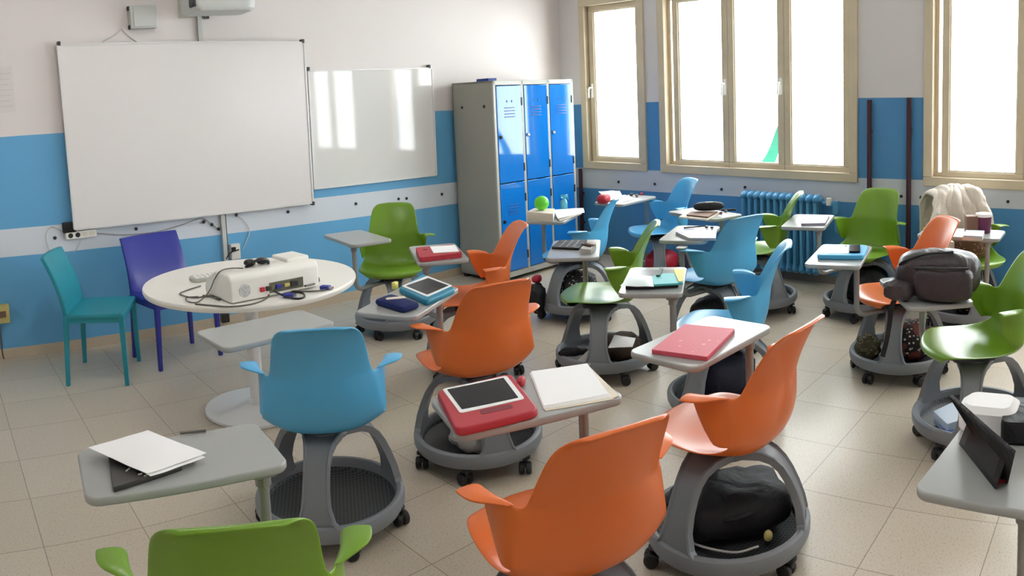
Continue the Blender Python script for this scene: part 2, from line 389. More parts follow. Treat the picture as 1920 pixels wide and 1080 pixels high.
def frame_ring(mb, s0, s1, z0, z1, wd, y0, y1, mi=0):
    mb.box(((s0 + s1) / 2, (y0 + y1) / 2, z0 + wd / 2), (s1 - s0, y1 - y0, wd), mi=mi)
    mb.box(((s0 + s1) / 2, (y0 + y1) / 2, z1 - wd / 2), (s1 - s0, y1 - y0, wd), mi=mi)
    for c in (s0 + wd / 2, s1 - wd / 2): mb.box((c, (y0 + y1) / 2, (z0 + z1) / 2), (wd, y1 - y0, z1 - z0 - 2 * wd), mi=mi)
def window(n, s0, s1, sashes, handles):
    mb = MB(); frame_ring(mb, s0 + 0.001, s1 - 0.001, ZB + 0.001, ZT, 0.072, -0.022, 0.16)
    frame_ring(mb, s0 + 0.03, s1 - 0.03, ZB + 0.03, ZT - 0.03, 0.075, 0.05, 0.14)
    fr = struct(mb.build('window_%d' % n, M['frame_wood'], None, True, 0.005, loc=WO, rz=WRZ))
    for i, (a, b) in enumerate(sashes):
        ms = MB(); frame_ring(ms, a, b, ZB + 0.058, ZT - 0.066, 0.058, 0.028, 0.074)
        frame_ring(ms, a + 0.05, b - 0.05, ZB + 0.108, ZT - 0.116, 0.018, 0.038, 0.07)
        sa = ms.build('sash', M['frame_wood'], fr, True, 0.004)
        MB().box(((a + b) / 2, 0.055, (ZB + ZT) / 2), (b - a - 0.11, 0.006, ZT - ZB - 0.23)).build('glass', M['glass'], sa, False)
        if i < len(handles) and handles[i] is not None:
            h = handles[i]; mh = MB().box((h, 0.022, 1.63), (0.026, 0.014, 0.14)); mh.tube(bend([(h, 0.018, 1.66), (h, -0.03, 1.66), (h, -0.034, 1.56)], 0.02), 0.009, 10)
            mh.build('handle', M['frame_white'], sa, True, 0.003)
    return fr
window(1, 0.29, 1.10, [(0.382, 1.03)], [0.41])
window(2, 1.262, 3.215, [(1.40, 1.985), (1.987, 2.535), (2.537, 3.135)], [1.96, 2.51, None])
window(3, 3.765, 5.70, [(3.90, 4.548), (4.55, 5.12), (5.122, 5.60)], [None, 4.575, None])
window(4, 6.20, 8.00, [(6.30, 7.10), (7.102, 7.90)], [7.07, None])
for a, b in OPEN:                                       # daylight portals in the window openings
    l = bpy.data.lights.new('window_portal', 'AREA'); l.shape = 'RECTANGLE'; l.size = b - a; l.size_y = ZT - ZB
    l.cycles.is_portal = True; lo = bpy.data.objects.new('window_portal', l); COL.objects.link(lo)
    lo.matrix_world = WM @ Matrix.Translation(((a + b) / 2, 0.2, (ZB + ZT) / 2)) @ Matrix.Rotation(PI / 2, 4, 'X') @ Matrix.Rotation(PI, 4, 'Y') @ Matrix.Rotation(PI, 4, 'Y')
wd = bpy.data.worlds.new('overcast_sky'); SC.world = wd; wd.use_nodes = True
bg = wd.node_tree.nodes['Background']; bg.inputs[0].default_value = (0.93, 0.97, 1.0, 1); bg.inputs[1].default_value = 9.0
# a strip of teal awning cloth blowing outside the middle window
def at_wall(px, py, out):
    d = ray(px, py); n = WM.to_3x3() @ Vector((0, 1, 0)); o = onwall(0, out, 0)
    return EYE + d * ((o - EYE).dot(n) / d.dot(n))
rs = []
for k in range(11):
    t = k / 10; a = at_wall(1422 + 44 * t ** .8, 309 - 88 * t, .45); w_ = .12 * (1 - t) ** 1.1 + .02; a.x += .02 * math.sin(6 * t)
    rs.append([a + Vector((0.003, 0, 0)), a + Vector((0.003, -w_, -.02)), a + Vector((-0.003, -w_, -.02)), a + Vector((-.003, 0, 0))])
mb = MB().loops(rs)
aw = mb.build('awning_strip', M['teal_cloth']); tag(aw, 'strip of teal cloth hanging outside the middle window', 'cloth')

# pipes, radiator and screws on the window wall
def wpipe(s, z0, z1, label):
    o = MB().tube([(s, -0.035, z0), (s, -0.035, (z0 + z1) / 2), (s, -0.035, z1)], 0.02, 14)
    for z in (z0 + 0.3, z1 - 0.25): o.box((s, -0.014, z), (0.03, 0.03, 0.02))
    tag(o.build('heating_pipe', M['pipe'], loc=WO, rz=WRZ), label, 'pipe')
wpipe(0.262, 0.0, 0.85, 'dark red pipe running down the corner beside the lockers')
wpipe(3.325, 0.0, 1.52, 'dark red wall pipe nearer the radiator, behind a green chair')
wpipe(3.655, 0.0, 1.54, 'dark red wall pipe close to the cream frame of the right-hand window')
rad = thing('radiator', 'blue ribbed radiator under the middle window', 'radiator', WO, WRZ)
NR = 12; S0, S1 = 2.20, 2.93
for k in range(NR):
    s = S0 + (S1 - S0) * (k + 0.5) / NR; m = MB()
    for y in (-0.155, -0.105, -0.055): m.tube([(s, y, 0.13), (s, y, 0.7)], 0.0155, 10)
    for z in (0.13, 0.715): m.ellipsoid((s, -0.105, z), (0.027, 0.085, 0.04), 14, 8)
    m.build('rib', M['radiator'], rad)
for z in (0.14, 0.71): MB().tube([(S0 - 0.01, -0.105, z), (S1 + 0.02, -0.105, z)], 0.022, 12).build('manifold', M['radiator'], rad)
for s in (S0 + 0.12, S1 - 0.12): MB().box((s, -0.062, 0.62), (0.025, 0.11, 0.03)).build('wall_bracket', M['radiator'], rad)
m = MB().tube(bend([(S1 + 0.02, -0.105, 0.69), (S1 + 0.14, -0.105, 0.69), (S1 + 0.14, -0.105, 0.45), (S1 + 0.14, -0.02, 0.45)], 0.03), 0.014, 10)
m.box((S1 + 0.14, -0.105, 0.66), (0.045, 0.045, 0.1)); m.build('supply_pipe', M['radiator'], rad)
m = MB().lathe([(0.0, -0.03), (0.024, -0.028), (0.026, 0.0), (0.022, 0.03), (0.0, 0.034)], 16, (S1 + 0.075, -0.105, 0.70)); m.build('valve_knob', M['white_plastic'], rad)

scr = MB().lathe([(0.0, 0.014), (0.009, 0.012), (0.013, 0.006), (0.013, 0.0), (0.0, 0.0)], 12).mesh('screw_head', M['dark_plastic'])
def screw(pos, rx, rz, label, group):
    o = link('wall_screw', scr, None, pos, 0); o.rotation_euler = (rx, 0, rz); tag(o, label, 'screw', group)
for px, py in ((103, 446), (255, 429), (443, 403), (540, 397), (667, 382), (747, 373), (762, 372), (828, 364)):
    screw(at_y(px, py, YW), PI / 2, 0, 'dark screw head in the pale stripe under the whiteboards', 'screws in the stripe under the whiteboards')
def at_w(px, py, out=0.0):
    d = ray(px, py); n = WM.to_3x3() @ Vector((0, 1, 0)); o = onwall(0, out, 0)
    return EYE + d * ((o - EYE).dot(n) / d.dot(n))
for px, py in ((1160, 341), (1228, 345), (1353, 355), (1397, 351), (1690, 368), (1727, 370), (1890, 378)):
    screw(at_w(px, py), PI / 2, WRZ, 'dark screw head in the pale stripe under the windows', 'screws in the stripe under the windows')

# ------------------------------------------------------------------ whiteboards
def whiteboard(px, label, m, thick, off, posts):
    P = [at_y(x, y, YW - off - thick) for x, y in px]          # TL BL BR TR
    c = sum(P, Vector()) / 4; r = thing('whiteboard', label, 'whiteboard', (c.x, YW - off, c.z))
    Q = [Vector((p.x - c.x, 0, p.z - c.z)) for p in P]
    TL, BL, BR, TR = Q
    s = MB(); s.loops([[Vector((q.x, -thick, q.z)) * 1 for q in Q], [Vector((q.x, 0, q.z)) for q in Q]]); s.build('panel', m, r, True, 0.002)
    for a, b in ((TL, TR), (BL, BR), (TL, BL), (TR, BR)):
        f = MB(); d = (b - a).normalized(); n = Vector((-d.z, 0, d.x)) * 0.007
        f.loops([[a - n + Vector((0, -thick - 0.006, 0)), a + n + Vector((0, -thick - 0.006, 0)), a + n + Vector((0, 0.0, 0)), a - n + Vector((0, 0.0, 0))],
                 [b - n + Vector((0, -thick - 0.006, 0)), b + n + Vector((0, -thick - 0.006, 0)), b + n + Vector((0, 0.0, 0)), b - n + Vector((0, 0.0, 0))]]).build('frame_rail', M['alu'], r, True)
    for q in posts(TL, BL, BR, TR):
        MB().box((q.x, -thick / 2, q.z), (0.022, thick + 0.018, 0.03)).build('corner_clip', M['dark_plastic'], r, True, 0.003)
    for q in (TL.lerp(BR, 0.15), TR.lerp(BL, 0.15)): MB().box((q.x, off / 2, q.z), (0.06, off, 0.06)).build('wall_mount', M['alu'], r)
    return r
whiteboard([(108, 85), (140, 430), (587, 380), (570, 80)], 'large matt whiteboard on the wall behind the round table', M['board'], 0.03, 0.035, lambda a, b, c, d: [a + Vector((0.01, 0, 0.012)), d + Vector((-0.01, 0, 0.012)), c + Vector((0, 0, -0.005))])
whiteboard([(578, 133), (590, 354), (818, 328), (810, 128)], 'smaller glossy whiteboard between the large one and the lockers', M['board_glossy'], 0.02, 0.01, lambda a, b, c, d: [a + Vector((0.0, 0, 0.016)), d + Vector((-0.03, 0, 0.016))])

# ------------------------------------------------------------------ things on the whiteboard wall
# short-throw wall projector on its bracket
P0 = at_y(352, 26, 5.02); P1 = at_y(470, 27, 5.02)
pr = thing('wall_projector', 'grey projector on a wall bracket above the large whiteboard', 'projector', ((P0.x + P1.x) / 2, 5.02, P0.z))
W2 = (P1.x - P0.x)
m = MB().slab(rpoly([(-W2 / 2, -0.16), (W2 / 2 - 0.05, -0.16), (W2 / 2, -0.10), (W2 / 2, 0.16), (-W2 / 2, 0.16)], 0.05), [(0.03, 0.0), (0.008, 0.015), (0.0, 0.045), (0.0, 0.10), (0.012, 0.125), (0.04, 0.135)])
m.build('housing', M['grey_case'], pr)
MB().box((0.02, -0.163, 0.08), (W2 * 0.78, 0.006, 0.035)).build('front_panel', M['white_plastic'], pr, True, 0.003)
m = MB().box((-W2 / 2 + 0.005, -0.10, 0.06), (0.03, 0.09, 0.06)); m.build('lens', M['dark_plastic'], pr, True, 0.008)
m = MB().box((-0.08, 0.26, 0.10), (0.07, 0.20, 0.06)); m.box((-0.08, 0.352, 0.10), (0.2, 0.012, 0.16)); m.build('bracket', M['locker_grey'], pr, True, 0.004)
a = at_y(377, 30, YW - 0.012); b = at_y(372, 80, YW - 0.012)
m = MB().box(((a.x + b.x) / 2, YW - 0.012, (a.z + b.z) / 2 + 0.02), (0.035, 0.024, a.z - b.z + 0.12)); m.box((a.x + 0.04, YW - 0.02, a.z + 0.0), (0.035, 0.03, 0.05), mi=1)
tag(m.build('cable_trunking', [M['grey_case'], M['dark_plastic']], None, True, 0.003), 'upright cable duct between the projector and the large whiteboard', 'trunking')
a = at_y(243, 10, YW - 0.09); b = at_y(297, 52, YW - 0.09)
sp = thing('wall_speaker', 'small pale wall box left of the projector', 'speaker', ((a.x + b.x) / 2, YW, (a.z + b.z) / 2))
sw, sh = b.x - a.x, a.z - b.z
MB().box((0, -0.048, 0), (sw, 0.085, sh)).build('housing', M['grey_case'], sp, True, 0.012)
MB().box((0.004, -0.094, 0.0), (sw * 0.82, 0.008, sh * 0.84)).build('cover', M['grey_case'], sp, True, 0.003)
for z in (-0.4, 0.4): MB().box((-sw / 2 - 0.004, -0.05, z * sh), (0.014, 0.03, 0.03)).build('clamp', M['dark_plastic'], sp, True, 0.004)
for q, lab in (([(228, 54), (215, 66), (192, 79)], 'thin white cable looping from the wall box to the left'), ([(228, 54), (240, 66), (258, 80)], 'thin white cable looping from the wall box to the right')):
    tag(MB().tube(spline([at_y(x, y, YW - 0.008) for x, y in q]), 0.004, 8).build('wall_cable', M['wire_white']), lab, 'cable')
a = at_y(-30, 128, YW - 0.003); b = at_y(30, 210, YW - 0.003)
m = MB().box(((a.x + b.x) / 2, YW - 0.0015, (a.z + b.z) / 2), (b.x - a.x, 0.003, a.z - b.z))
for k in range(7): m.box(((a.x + b.x) / 2 + 0.01, YW - 0.0032, a.z - 0.05 - k * 0.038), ((b.x - a.x) * (0.8 - 0.12 * (k % 3)), 0.0006, 0.006), mi=1)
tag(m.build('paper_notice', [mat('greyed_paper', (218, 212, 210), 0.8), mat('faint_print', (205, 199, 199), 0.8)], None, False), 'faded paper notice on the white wall left of the large whiteboard', 'notice')
# power strip, adapter, trunk, sockets
a = at_y(122, 436, YW - 0.02); b = at_y(181, 440, YW - 0.02)
ps = thing('power_strip', 'white power strip under the left end of the large whiteboard', 'power strip', ((a.x + b.x) / 2, YW, (a.z + b.z) / 2 - 0.004))
L = b.x - a.x
MB().box((0, -0.02, 0), (L, 0.038, 0.055)).build('housing', M['white_plastic'], ps, True, 0.006)
for k in range(4): MB().lathe([(0.018, 0), (0.018, 0.003), (0.0, 0.003)], 14).build('socket', M['dark_plastic'] if k in (0, 1) else M['paper_cream'], ps, loc=(-L / 2 + 0.035 + k * (L - 0.07) / 3, -0.039, 0)).rotation_euler = (PI / 2, 0, 0)
a = at_y(117, 418, YW - 0.03); b = at_y(143, 435, YW - 0.03)
tag(MB().box(((a.x + b.x) / 2, YW - 0.022, (a.z + b.z) / 2), (b.x - a.x, 0.04, a.z - b.z)).build('power_adapter', M['black'], None, True, 0.006), 'black adapter box at the lower left corner of the large whiteboard', 'adapter')
a = at_y(417, 400, YW - 0.02); b = at_y(420, 500, YW - 0.02)
m = MB().box((a.x, YW - 0.014, (a.z + 0.42) / 2), (0.032, 0.028, a.z - 0.42)); m.box((a.x + 0.026, YW - 0.008, (a.z + 0.5) / 2), (0.012, 0.014, a.z - 0.5), mi=1)
tag(m.build('cable_trunking', [M['grey_case'], M['wire_black']], None, True, 0.003), 'upright cable duct below the large whiteboard', 'trunking')
a = at_y(431, 458, YW - 0.02); b = at_y(450, 484, YW - 0.02)
so = thing('wall_socket', 'white wall socket beside the cable duct behind the round table', 'socket', ((a.x + b.x) / 2, YW, (a.z + b.z) / 2))
MB().box((0, -0.022, 0), (b.x - a.x, 0.042, a.z - b.z)).build('housing', M['white_plastic'], so, True, 0.005)
MB().box((-0.02, -0.047, 0.02), (0.035, 0.012, 0.035)).build('plug', M['dark_plastic'], so, True, 0.004)
a = at_y(-8, 572, YW - 0.02); b = at_y(19, 604, YW - 0.02)
so = thing('wall_outlet', 'yellowed outlet box low on the blue wall at the left', 'socket', ((a.x + b.x) / 2, YW, (a.z + b.z) / 2))
MB().box((0, -0.022, 0), (b.x - a.x, 0.042, a.z - b.z)).build('housing', M['yellow_plate'], so, True, 0.006)
MB().box((-0.01, -0.046, 0.0), (0.06, 0.008, 0.045)).build('insert', M['brown_box'], so, True, 0.003)
def wcable(px, rad, mm, lab, off=0.01):
    tag(MB().tube(spline([at_y(x, y, YW - off) for x, y in px]), rad, 8).build('wall_cable', mm), lab, 'cable')
wcable([(-2, 604), (2, 640), (5, 665), (9, 676)], 0.006, M['wire_grey'], 'grey cable dropping from the yellowed outlet to the floor')
wcable([(118, 432), (97, 425), (86, 440), (90, 462), (96, 474)], 0.003, M['wire_white'], 'thin pale cable looping left of the power strip')
wcable([(152, 450), (146, 462), (138, 474)], 0.003, M['wire_white'], 'thin pale cable hanging below the power strip')
wcable([(181, 437), (230, 440), (290, 435), (340, 422), (375, 410), (392, 416), (412, 432)], 0.0035, M['wire_mid'], 'grey cable sagging under the large whiteboard')
wcable([(441, 402), (458, 414), (468, 432), (462, 452), (455, 468)], 0.003, M['wire_white'], 'thin cable curling down to the wall socket')
wcable([(424, 486), (432, 474), (448, 468)], 0.005, M['wire_black'], 'short black cable between the cable duct and the wall socket', 0.05)
for px, py in ((382, 416), (397, 421), (410, 429)):
    screw(at_y(px, py, YW - 0.012), PI / 2, 0, 'dark clip holding the sagging cable under the large whiteboard', 'clips on the sagging cable')
a = at_y(415, 590, YW - 0.04); b = at_y(430, 602, YW - 0.04)
tag(MB().box(((a.x + b.x) / 2, YW - 0.03, (a.z + b.z) / 2), (b.x - a.x, 0.05, a.z - b.z + 0.01)).build('junction_box', M['dark_plastic'], None, True, 0.006), 'small dark box on the blue wall below the round table top', 'box')

# ------------------------------------------------------------------ lockers
LX0, LX1, LY0, LY1, LZ0, LZ1 = 4.355, 5.41, 4.85, 5.355, 0.035, 1.745
lk = thing('locker_cabinet', 'tall grey three-column locker cabinet with blue doors in the corner', 'locker', ((LX0 + LX1) / 2, (LY0 + LY1) / 2 - 0.008, 0), math.radians(2.3))
LW, LD = LX1 - LX0, LY1 - LY0
m = MB(); t = 0.018
m.box((-LW / 2 + t / 2, 0, (LZ0 + LZ1) / 2), (t, LD, LZ1 - LZ0)); m.box((LW / 2 - t / 2, 0, (LZ0 + LZ1) / 2), (t, LD, LZ1 - LZ0))
m.box((0, LD / 2 - t / 2, (LZ0 + LZ1) / 2), (LW, t, LZ1 - LZ0)); m.box((0, 0, LZ1 - t / 2), (LW, LD, t)); m.box((0, 0, LZ0 + t / 2), (LW, LD, t))
m.build('carcass', M['locker_side'], lk, True, 0.003)
m = MB(); ft = 0.03
for k in range(4): m.box((-LW / 2 + ft / 2 + k * (LW - ft) / 3, -LD / 2 - 0.004, (LZ0 + LZ1) / 2), (ft, 0.02, LZ1 - LZ0))
m.box((0, -LD / 2 - 0.004, LZ1 - 0.02), (LW, 0.02, 0.04)); m.box((0, -LD / 2 - 0.004, LZ0 + 0.025), (LW, 0.02, 0.05))
m.build('front_frame', M['locker_grey'], lk, True, 0.003)
cw = (LW - ft) / 3; zs = 0.862
for k in range(3):
    cx = -LW / 2 + ft / 2 + (k + 0.5) * cw
    for row, (z0, z1) in enumerate(((zs + 0.004, LZ1 - 0.045), (LZ0 + 0.055, zs - 0.004))):
        dw = cw - ft - 0.006
        d = MB().box((0, 0, 0), (dw, 0.02, z1 - z0)).build('door', M['locker_blue'], lk, True, 0.004, loc=(cx, -LD / 2 - 0.008, (z0 + z1) / 2))
        h = (z1 - z0) / 2
        v = MB()
        for q in range(4): v.box((0, -0.0115, h - 0.19 - q * 0.026), (dw * 0.42, 0.006, 0.007))
        if row == 0:
            for sx in (-0.03, 0.03): v.box((sx, -0.0115, h - 0.135), (0.012, 0.004, 0.02))
        v.build('vent', M['vent_dark'], d, True, 0.002)
        hz = -0.02 if row == 0 else 0.06
        m = MB().lathe([(0.014, 0.0), (0.016, 0.006), (0.013, 0.014), (0.0, 0.016)], 14); m.box((0, 0, 0.017), (0.006, 0.018, 0.006))
        m.build('lock', M['steel'] if k else M['dark_plastic'], d, loc=(-dw / 2 + 0.03, -0.010, hz)).rotation_euler = (PI / 2, 0, 0)
        for hzz in (h - 0.14, -h + 0.12): MB().box((dw / 2 + 0.002, -0.011, hzz), (0.016, 0.010, 0.07)).build('hinge', M['dark_plastic'], d, True, 0.003)
for sx in (-1, 1):
    for sy in (-1, 1): MB().box((sx * (LW / 2 - 0.04), sy * (LD / 2 - 0.04), 0.0175), (0.05, 0.05, 0.035)).build('foot', M['dark_plastic'], lk, True, 0.004)
for y_ in (-0.15, 0.13):
    MB().lathe([(0.0, 0.006), (0.012, 0.005), (0.012, 0.0)], 12).build('rivet', M['dark_plastic'], lk, loc=(-LW / 2 - 0.001, y_, 1.53)).rotation_euler = (0, -PI / 2, 0)
tag(MB().box((4.56, 5.10, LZ1 + 0.014), (0.10, 0.16, 0.028)).build('small_box', M['blue_box'], None, True, 0.004), 'small dark blue box on top of the lockers', 'box')

# ------------------------------------------------------------------ round table
TX, TY, TZ = 1.60, 3.745, 0.712
rt = thing('round_table', 'large white round table on a single column', 'table', (TX, TY, 0))
MB().lathe([(0.0, TZ - 0.034), (0.555, TZ - 0.034), (0.568, TZ - 0.03), (0.574, TZ - 0.016), (0.574, TZ - 0.008), (0.570, TZ), (0.0, TZ)], 96).build('tabletop', M['table_white'], rt)
MB().lathe([(0.036, 0.02), (0.036, TZ - 0.06), (0.11, TZ - 0.05), (0.11, TZ - 0.034), (0.0, TZ - 0.034)], 32).build('column', M['table_leg'], rt)
MB().lathe([(0.0, 0.0), (0.283, 0.0), (0.288, 0.006), (0.285, 0.016), (0.10, 0.026), (0.045, 0.034), (0.04, 0.06), (0.0, 0.06)], 64).build('base_plate', M['table_leg'], rt)

def dining(name, label, P, seat_z, top_z, mm, leg_mm, mb_r=0.016):
    """P: floor points of the legs: back-left, back-right, front-right, front-left (as seen by the sitter)"""
    bl, br, fr, fl = [Vector(p) for p in P]; c = (bl + br + fr + fl) / 4
    f = ((fr + fl) / 2 - (bl + br) / 2).normalized(); r_ = Vector((f.y, -f.x)); rz = math.atan2(f.y, f.x) - PI / 2
    wdt, dep = 0.465, 0.385
    t = thing(name, label, 'chair', (c.x, c.y, 0), rz)
    m = MB().slab(rrect(wdt, dep, 0.02), [(0.004, seat_z - 0.03), (0, seat_z - 0.02), (0, seat_z - 0.008), (0.006, seat_z)]); m.build('seat', mm, t)
    for sx in (-1, 1):
        for sy in (-1, 1):
            x, y = sx * (wdt / 2 - 0.016), sy * (dep / 2 - 0.018); o = 0.02
            MB().loops([[(x * k + sx * o_ + a * q, y * k + sy * o_ * (1.4 if sy < 0 else 0.6) + b * q, z) for a, b in ((-1, -1), (1, -1), (1, 1), (-1, 1))] for z, q, k, o_ in ((0.0, 0.0125, 1, 0.012), (seat_z - 0.012, 0.0165, 1, 0))]).build('leg', leg_mm, t, True, 0.004)
    m = MB()
    for sx in (-1, 1): m.box((sx * (wdt / 2 - 0.016), 0, seat_z - 0.04), (0.02, dep - 0.06, 0.03))
    for sy in (-1, 1): m.box((0, sy * (dep / 2 - 0.018), seat_z - 0.04), (wdt - 0.06, 0.02, 0.03))
    m.build('apron', leg_mm, t, True, 0.003)
    rings = []; H = top_z - seat_z
    for k in range(13):
        s = k / 12; z = seat_z - 0.02 + (H + 0.02) * s; y = -dep / 2 + 0.018 - 0.12 * s ** 1.6; hw = wdt / 2 - 0.004 - 0.008 * s; th = 0.013; ring = []
        n = 8
        for i in range(n + 1): u = -1 + 2 * i / n; ring.append((u * hw, y - 0.030 * (1 - u * u) * s + th, z))
        for i in range(n, -1, -1): u = -1 + 2 * i / n; ring.append((u * hw, y - 0.030 * (1 - u * u) * s - th, z))
        rings.append(ring)
    MB().loops(rings).build('backrest', mm, t, True, 0.004)
    return t
dining('dining_chair', 'teal upholstered dining chair against the blue wall', [(0.933, 5.061), (0.709, 4.628), (1.072, 4.524), (1.267, 4.842)], 0.445, 0.80, M['teal'], M['teal'])
dining('dining_chair', 'dark blue dining chair half hidden behind the round table', [(1.70, 5.08), (1.253, 4.99), (1.359, 4.619), (1.74, 4.705)], 0.445, 0.805, M['navy'], M['navy_leg'])

# ------------------------------------------------------------------ swivel desk chairs
def shell_mesh(name, mm):
    """one-piece moulded seat shell: seat, back that narrows to the top, and two arm wings with flat flared lips"""
    R = [  # y, z, half width, forward wrap at the edge, lift at the edge
        (.228, .420, .150, -.050, 0), (.249, .436, .172, -.055, 0), (.251, .450, .190, -.058, 0), (.230, .459, .210, -.048, .001), (.155, .461, .232, -.020, .004), (.05, .449, .240, 0, .012), (-.05, .434, .238, 0, .026), (-.125, .421, .229, .008, .056),
        (-.180, .432, .219, .026, .068), (-.208, .490, .211, .044, .038), (-.223, .566, .203, .055, .014), (-.230, .634, .195, .060, .002), (-.232, .650, .190, .062, .001),
        (-.238, .676, .182, .056, 0), (-.252, .722, .175, .046, 0), (-.270, .768, .169, .037, 0), (-.289, .812, .161, .028, 0), (-.304, .840, .150, .020, -.004), (-.316, .858, .135, .013, -.006), (-.330, .866, .116, .008, -.006), (-.341, .863, .098, .006, -.006)]
    NU, A0, A1, NA = 12, 8, 12, 6
    ARM = {8: (.224, -.100, .498), 9: (.228, -.066, .545), 10: (.233, -.044, .594), 11: (.239, -.030, .641), 12: (.241, -.026, .656)}
    vs, fs, idx = [], [], {}
    for k, (y, z, w_, f, e) in enumerate(R):
        for i in range(NU + 1):
            u = -1 + 2 * i / NU; idx[(k, i)] = len(vs); vs.append((u * w_, y + f * u * u, z + e * abs(u) ** 3))
    for k in range(len(R) - 1):
        for i in range(NU): fs.append((idx[(k, i)], idx[(k, i + 1)], idx[(k + 1, i + 1)], idx[(k + 1, i)]))
    for sd, col in ((-1, 0), (1, NU)):
        g = {}
        for k in range(A0, A1 + 1):
            p0 = Vector(vs[idx[(k, col)]]); p1 = Vector((sd * ARM[k][0], ARM[k][1], ARM[k][2])); g[(k, 0)] = idx[(k, col)]
            for j in range(1, NA + 1):
                t = (j / NA if j < NA - 1 else (.93, 1)[j - NA + 1]); p = p0.lerp(p1, t); b = 4 * t * (1 - t) * 0.010
                p.x += sd * b; p.z += (0.004 * math.sin(PI * t) if k >= 11 else 0); g[(k, j)] = len(vs); vs.append(tuple(p))
        for k in range(A0, A1):
            for j in range(NA):
                q = (g[(k, j)], g[(k, j + 1)], g[(k + 1, j + 1)], g[(k + 1, j)]); fs.append(q if sd > 0 else q[::-1])
        prev = {j: g[(A1, j)] for j in range(1, NA + 1)}
        for q_, (dx, dz) in enumerate(((.014, .006), (.040, .007), (.062, .004), (.068, .002))):
            cur = {}
            for j in range(1, NA + 1):
                t = j / NA; p = Vector(vs[g[(A1, j)]]); s = min(1, t * 1.75) ** 1.4
                cur[j] = len(vs); vs.append((p.x + sd * dx * s, p.y - dx * 0.12 * s + (0.006 if j == NA else 0), p.z + dz * s))
            for j in range(1, NA):
                q = (prev[j], prev[j + 1], cur[j + 1], cur[j]); fs.append(q if sd > 0 else q[::-1])
            prev = cur
    me = bpy.data.meshes.new(name + '_cage'); me.from_pydata(vs, [], fs); me.materials.append(mm)
    o = bpy.data.objects.new('cage', me); COL.objects.link(o)
    s = o.modifiers.new('t', 'SOLIDIFY'); s.thickness = 0.0075; s.offset = 0
    d = o.modifiers.new('s', 'SUBSURF'); d.levels = d.render_levels = 2
    dg = bpy.context.evaluated_depsgraph_get(); ev = o.evaluated_get(dg); out = bpy.data.meshes.new_from_object(ev); out.name = name
    bpy.data.objects.remove(o); bpy.data.meshes.remove(me)
    for p in out.polygons: p.use_smooth = True
    return out
SHELL = {c: shell_mesh('seat_shell_' + c, M['shell_' + c]) for c in ('blue', 'orange', 'green')}
RING = MB().lathe([(.246, .074), (.262, .068), (.280, .076), (.289, .094), (.290, .120), (.286, .131), (.276, .137), (.264, .135), (.256, .126), (.251, .107), (.246, .074)], 72).mesh('tray_rim', M['base_grey'])
TRAY = MB().lathe([(.0, .062), (.14, .064), (.21, .070), (.249, .086), (.254, .102), (.251, .104), (.243, .090), (.205, .076), (.14, .070), (.0, .068)], 64).mesh('tray', M['tray'])
def leg_mesh():
    path = [(.274, .122, .090), (.269, .146, .068), (.258, .195, .053), (.240, .247, .048), (.219, .293, .047), (.196, .329, .048), (.165, .358, .053), (.125, .376, .062), (.08, .383, .076), (.02, .384, .080)]
    rings = []
    for i, (r, z, hw) in enumerate(path):
        a = path[max(0, i - 1)]; b = path[min(len(path) - 1, i + 1)]; t = Vector((b[0] - a[0], b[1] - a[1])).normalized(); n = Vector((t.y, -t.x))   # outward
        th = 0.026
        prof = [(-hw, 0), (-hw, th), (-hw + .007, th + .002), (-hw + .013, th - .007), (hw - .013, th - .007), (hw - .007, th + .002), (hw, th), (hw, 0)]
        ring = []
        for w_, q in prof:
            k_ = r + n.x * (q - th / 2); bl = max(0, min(1, (r - .15) / .08)); k2 = math.sqrt(max(k_ * k_ - w_ * w_, 0)); ring.append((k_ * (1 - bl) + k2 * bl, w_, z + n.y * (q - th / 2)))
        rings.append(ring)
    return MB().loops(rings).mesh('leg', M['base_grey'], True, 0.0, ang=50)
LEG = leg_mesh()
HUB = MB().lathe([(.0, .345), (.06, .348), (.09, .364), (.098, .380), (.092, .391), (.06, .396), (.0, .396)], 32).mesh('hub', M['base_grey'])
m = MB().slab([(x_, y_ + .02) for x_, y_ in rrect(.18, .20, .03)], [(.015, .388), (0, .393), (0, .408), (.02, .415)]); m.tube([(.0, .04, .402), (.16, .05, .402)], .006, 8); m.lathe([(.0, .0), (.012, .0), (.012, .02), (.0, .02)], 10, (.16, .05, .392))
MECH = m.mesh('tilt_mechanism', M['mech'], True, 0.0)
m = MB().tube([(0, 0, .04), (0, 0, .075)], .011, 10); m.box((0, -.010, .044), (.022, .044, .02)); m.lathe([(.024, .0), (.025, .006), (.02, .010), (.0, .012)], 14, (0, 0, .064))
CAST = m.mesh('caster', M['caster'], True, .004)
wh = MB()
for x in (-.0155, .0155): wh.lathe([(.0, -.012), (.021, -.012), (.026, -.008), (.027, 0), (.026, .008), (.021, .012), (.0, .012)], 18, (0, 0, x))
WHEEL = wh.mesh('wheel', M['caster'])
TOPM = MB().slab(rrect(.525, .295, .036, 8), [(.012, .676), (.003, .678), (.0, .683), (.0, .695), (.0015, .698), (.005, .700)]).mesh('desktop', M['worktop'], True, 0.0, ang=60)
PLATE = MB().slab(rrect(.075, .06, .015), [(.004, .664), (0, .667), (0, .6755)]).mesh('desktop_bracket', M['post'])
ROOTS = {}
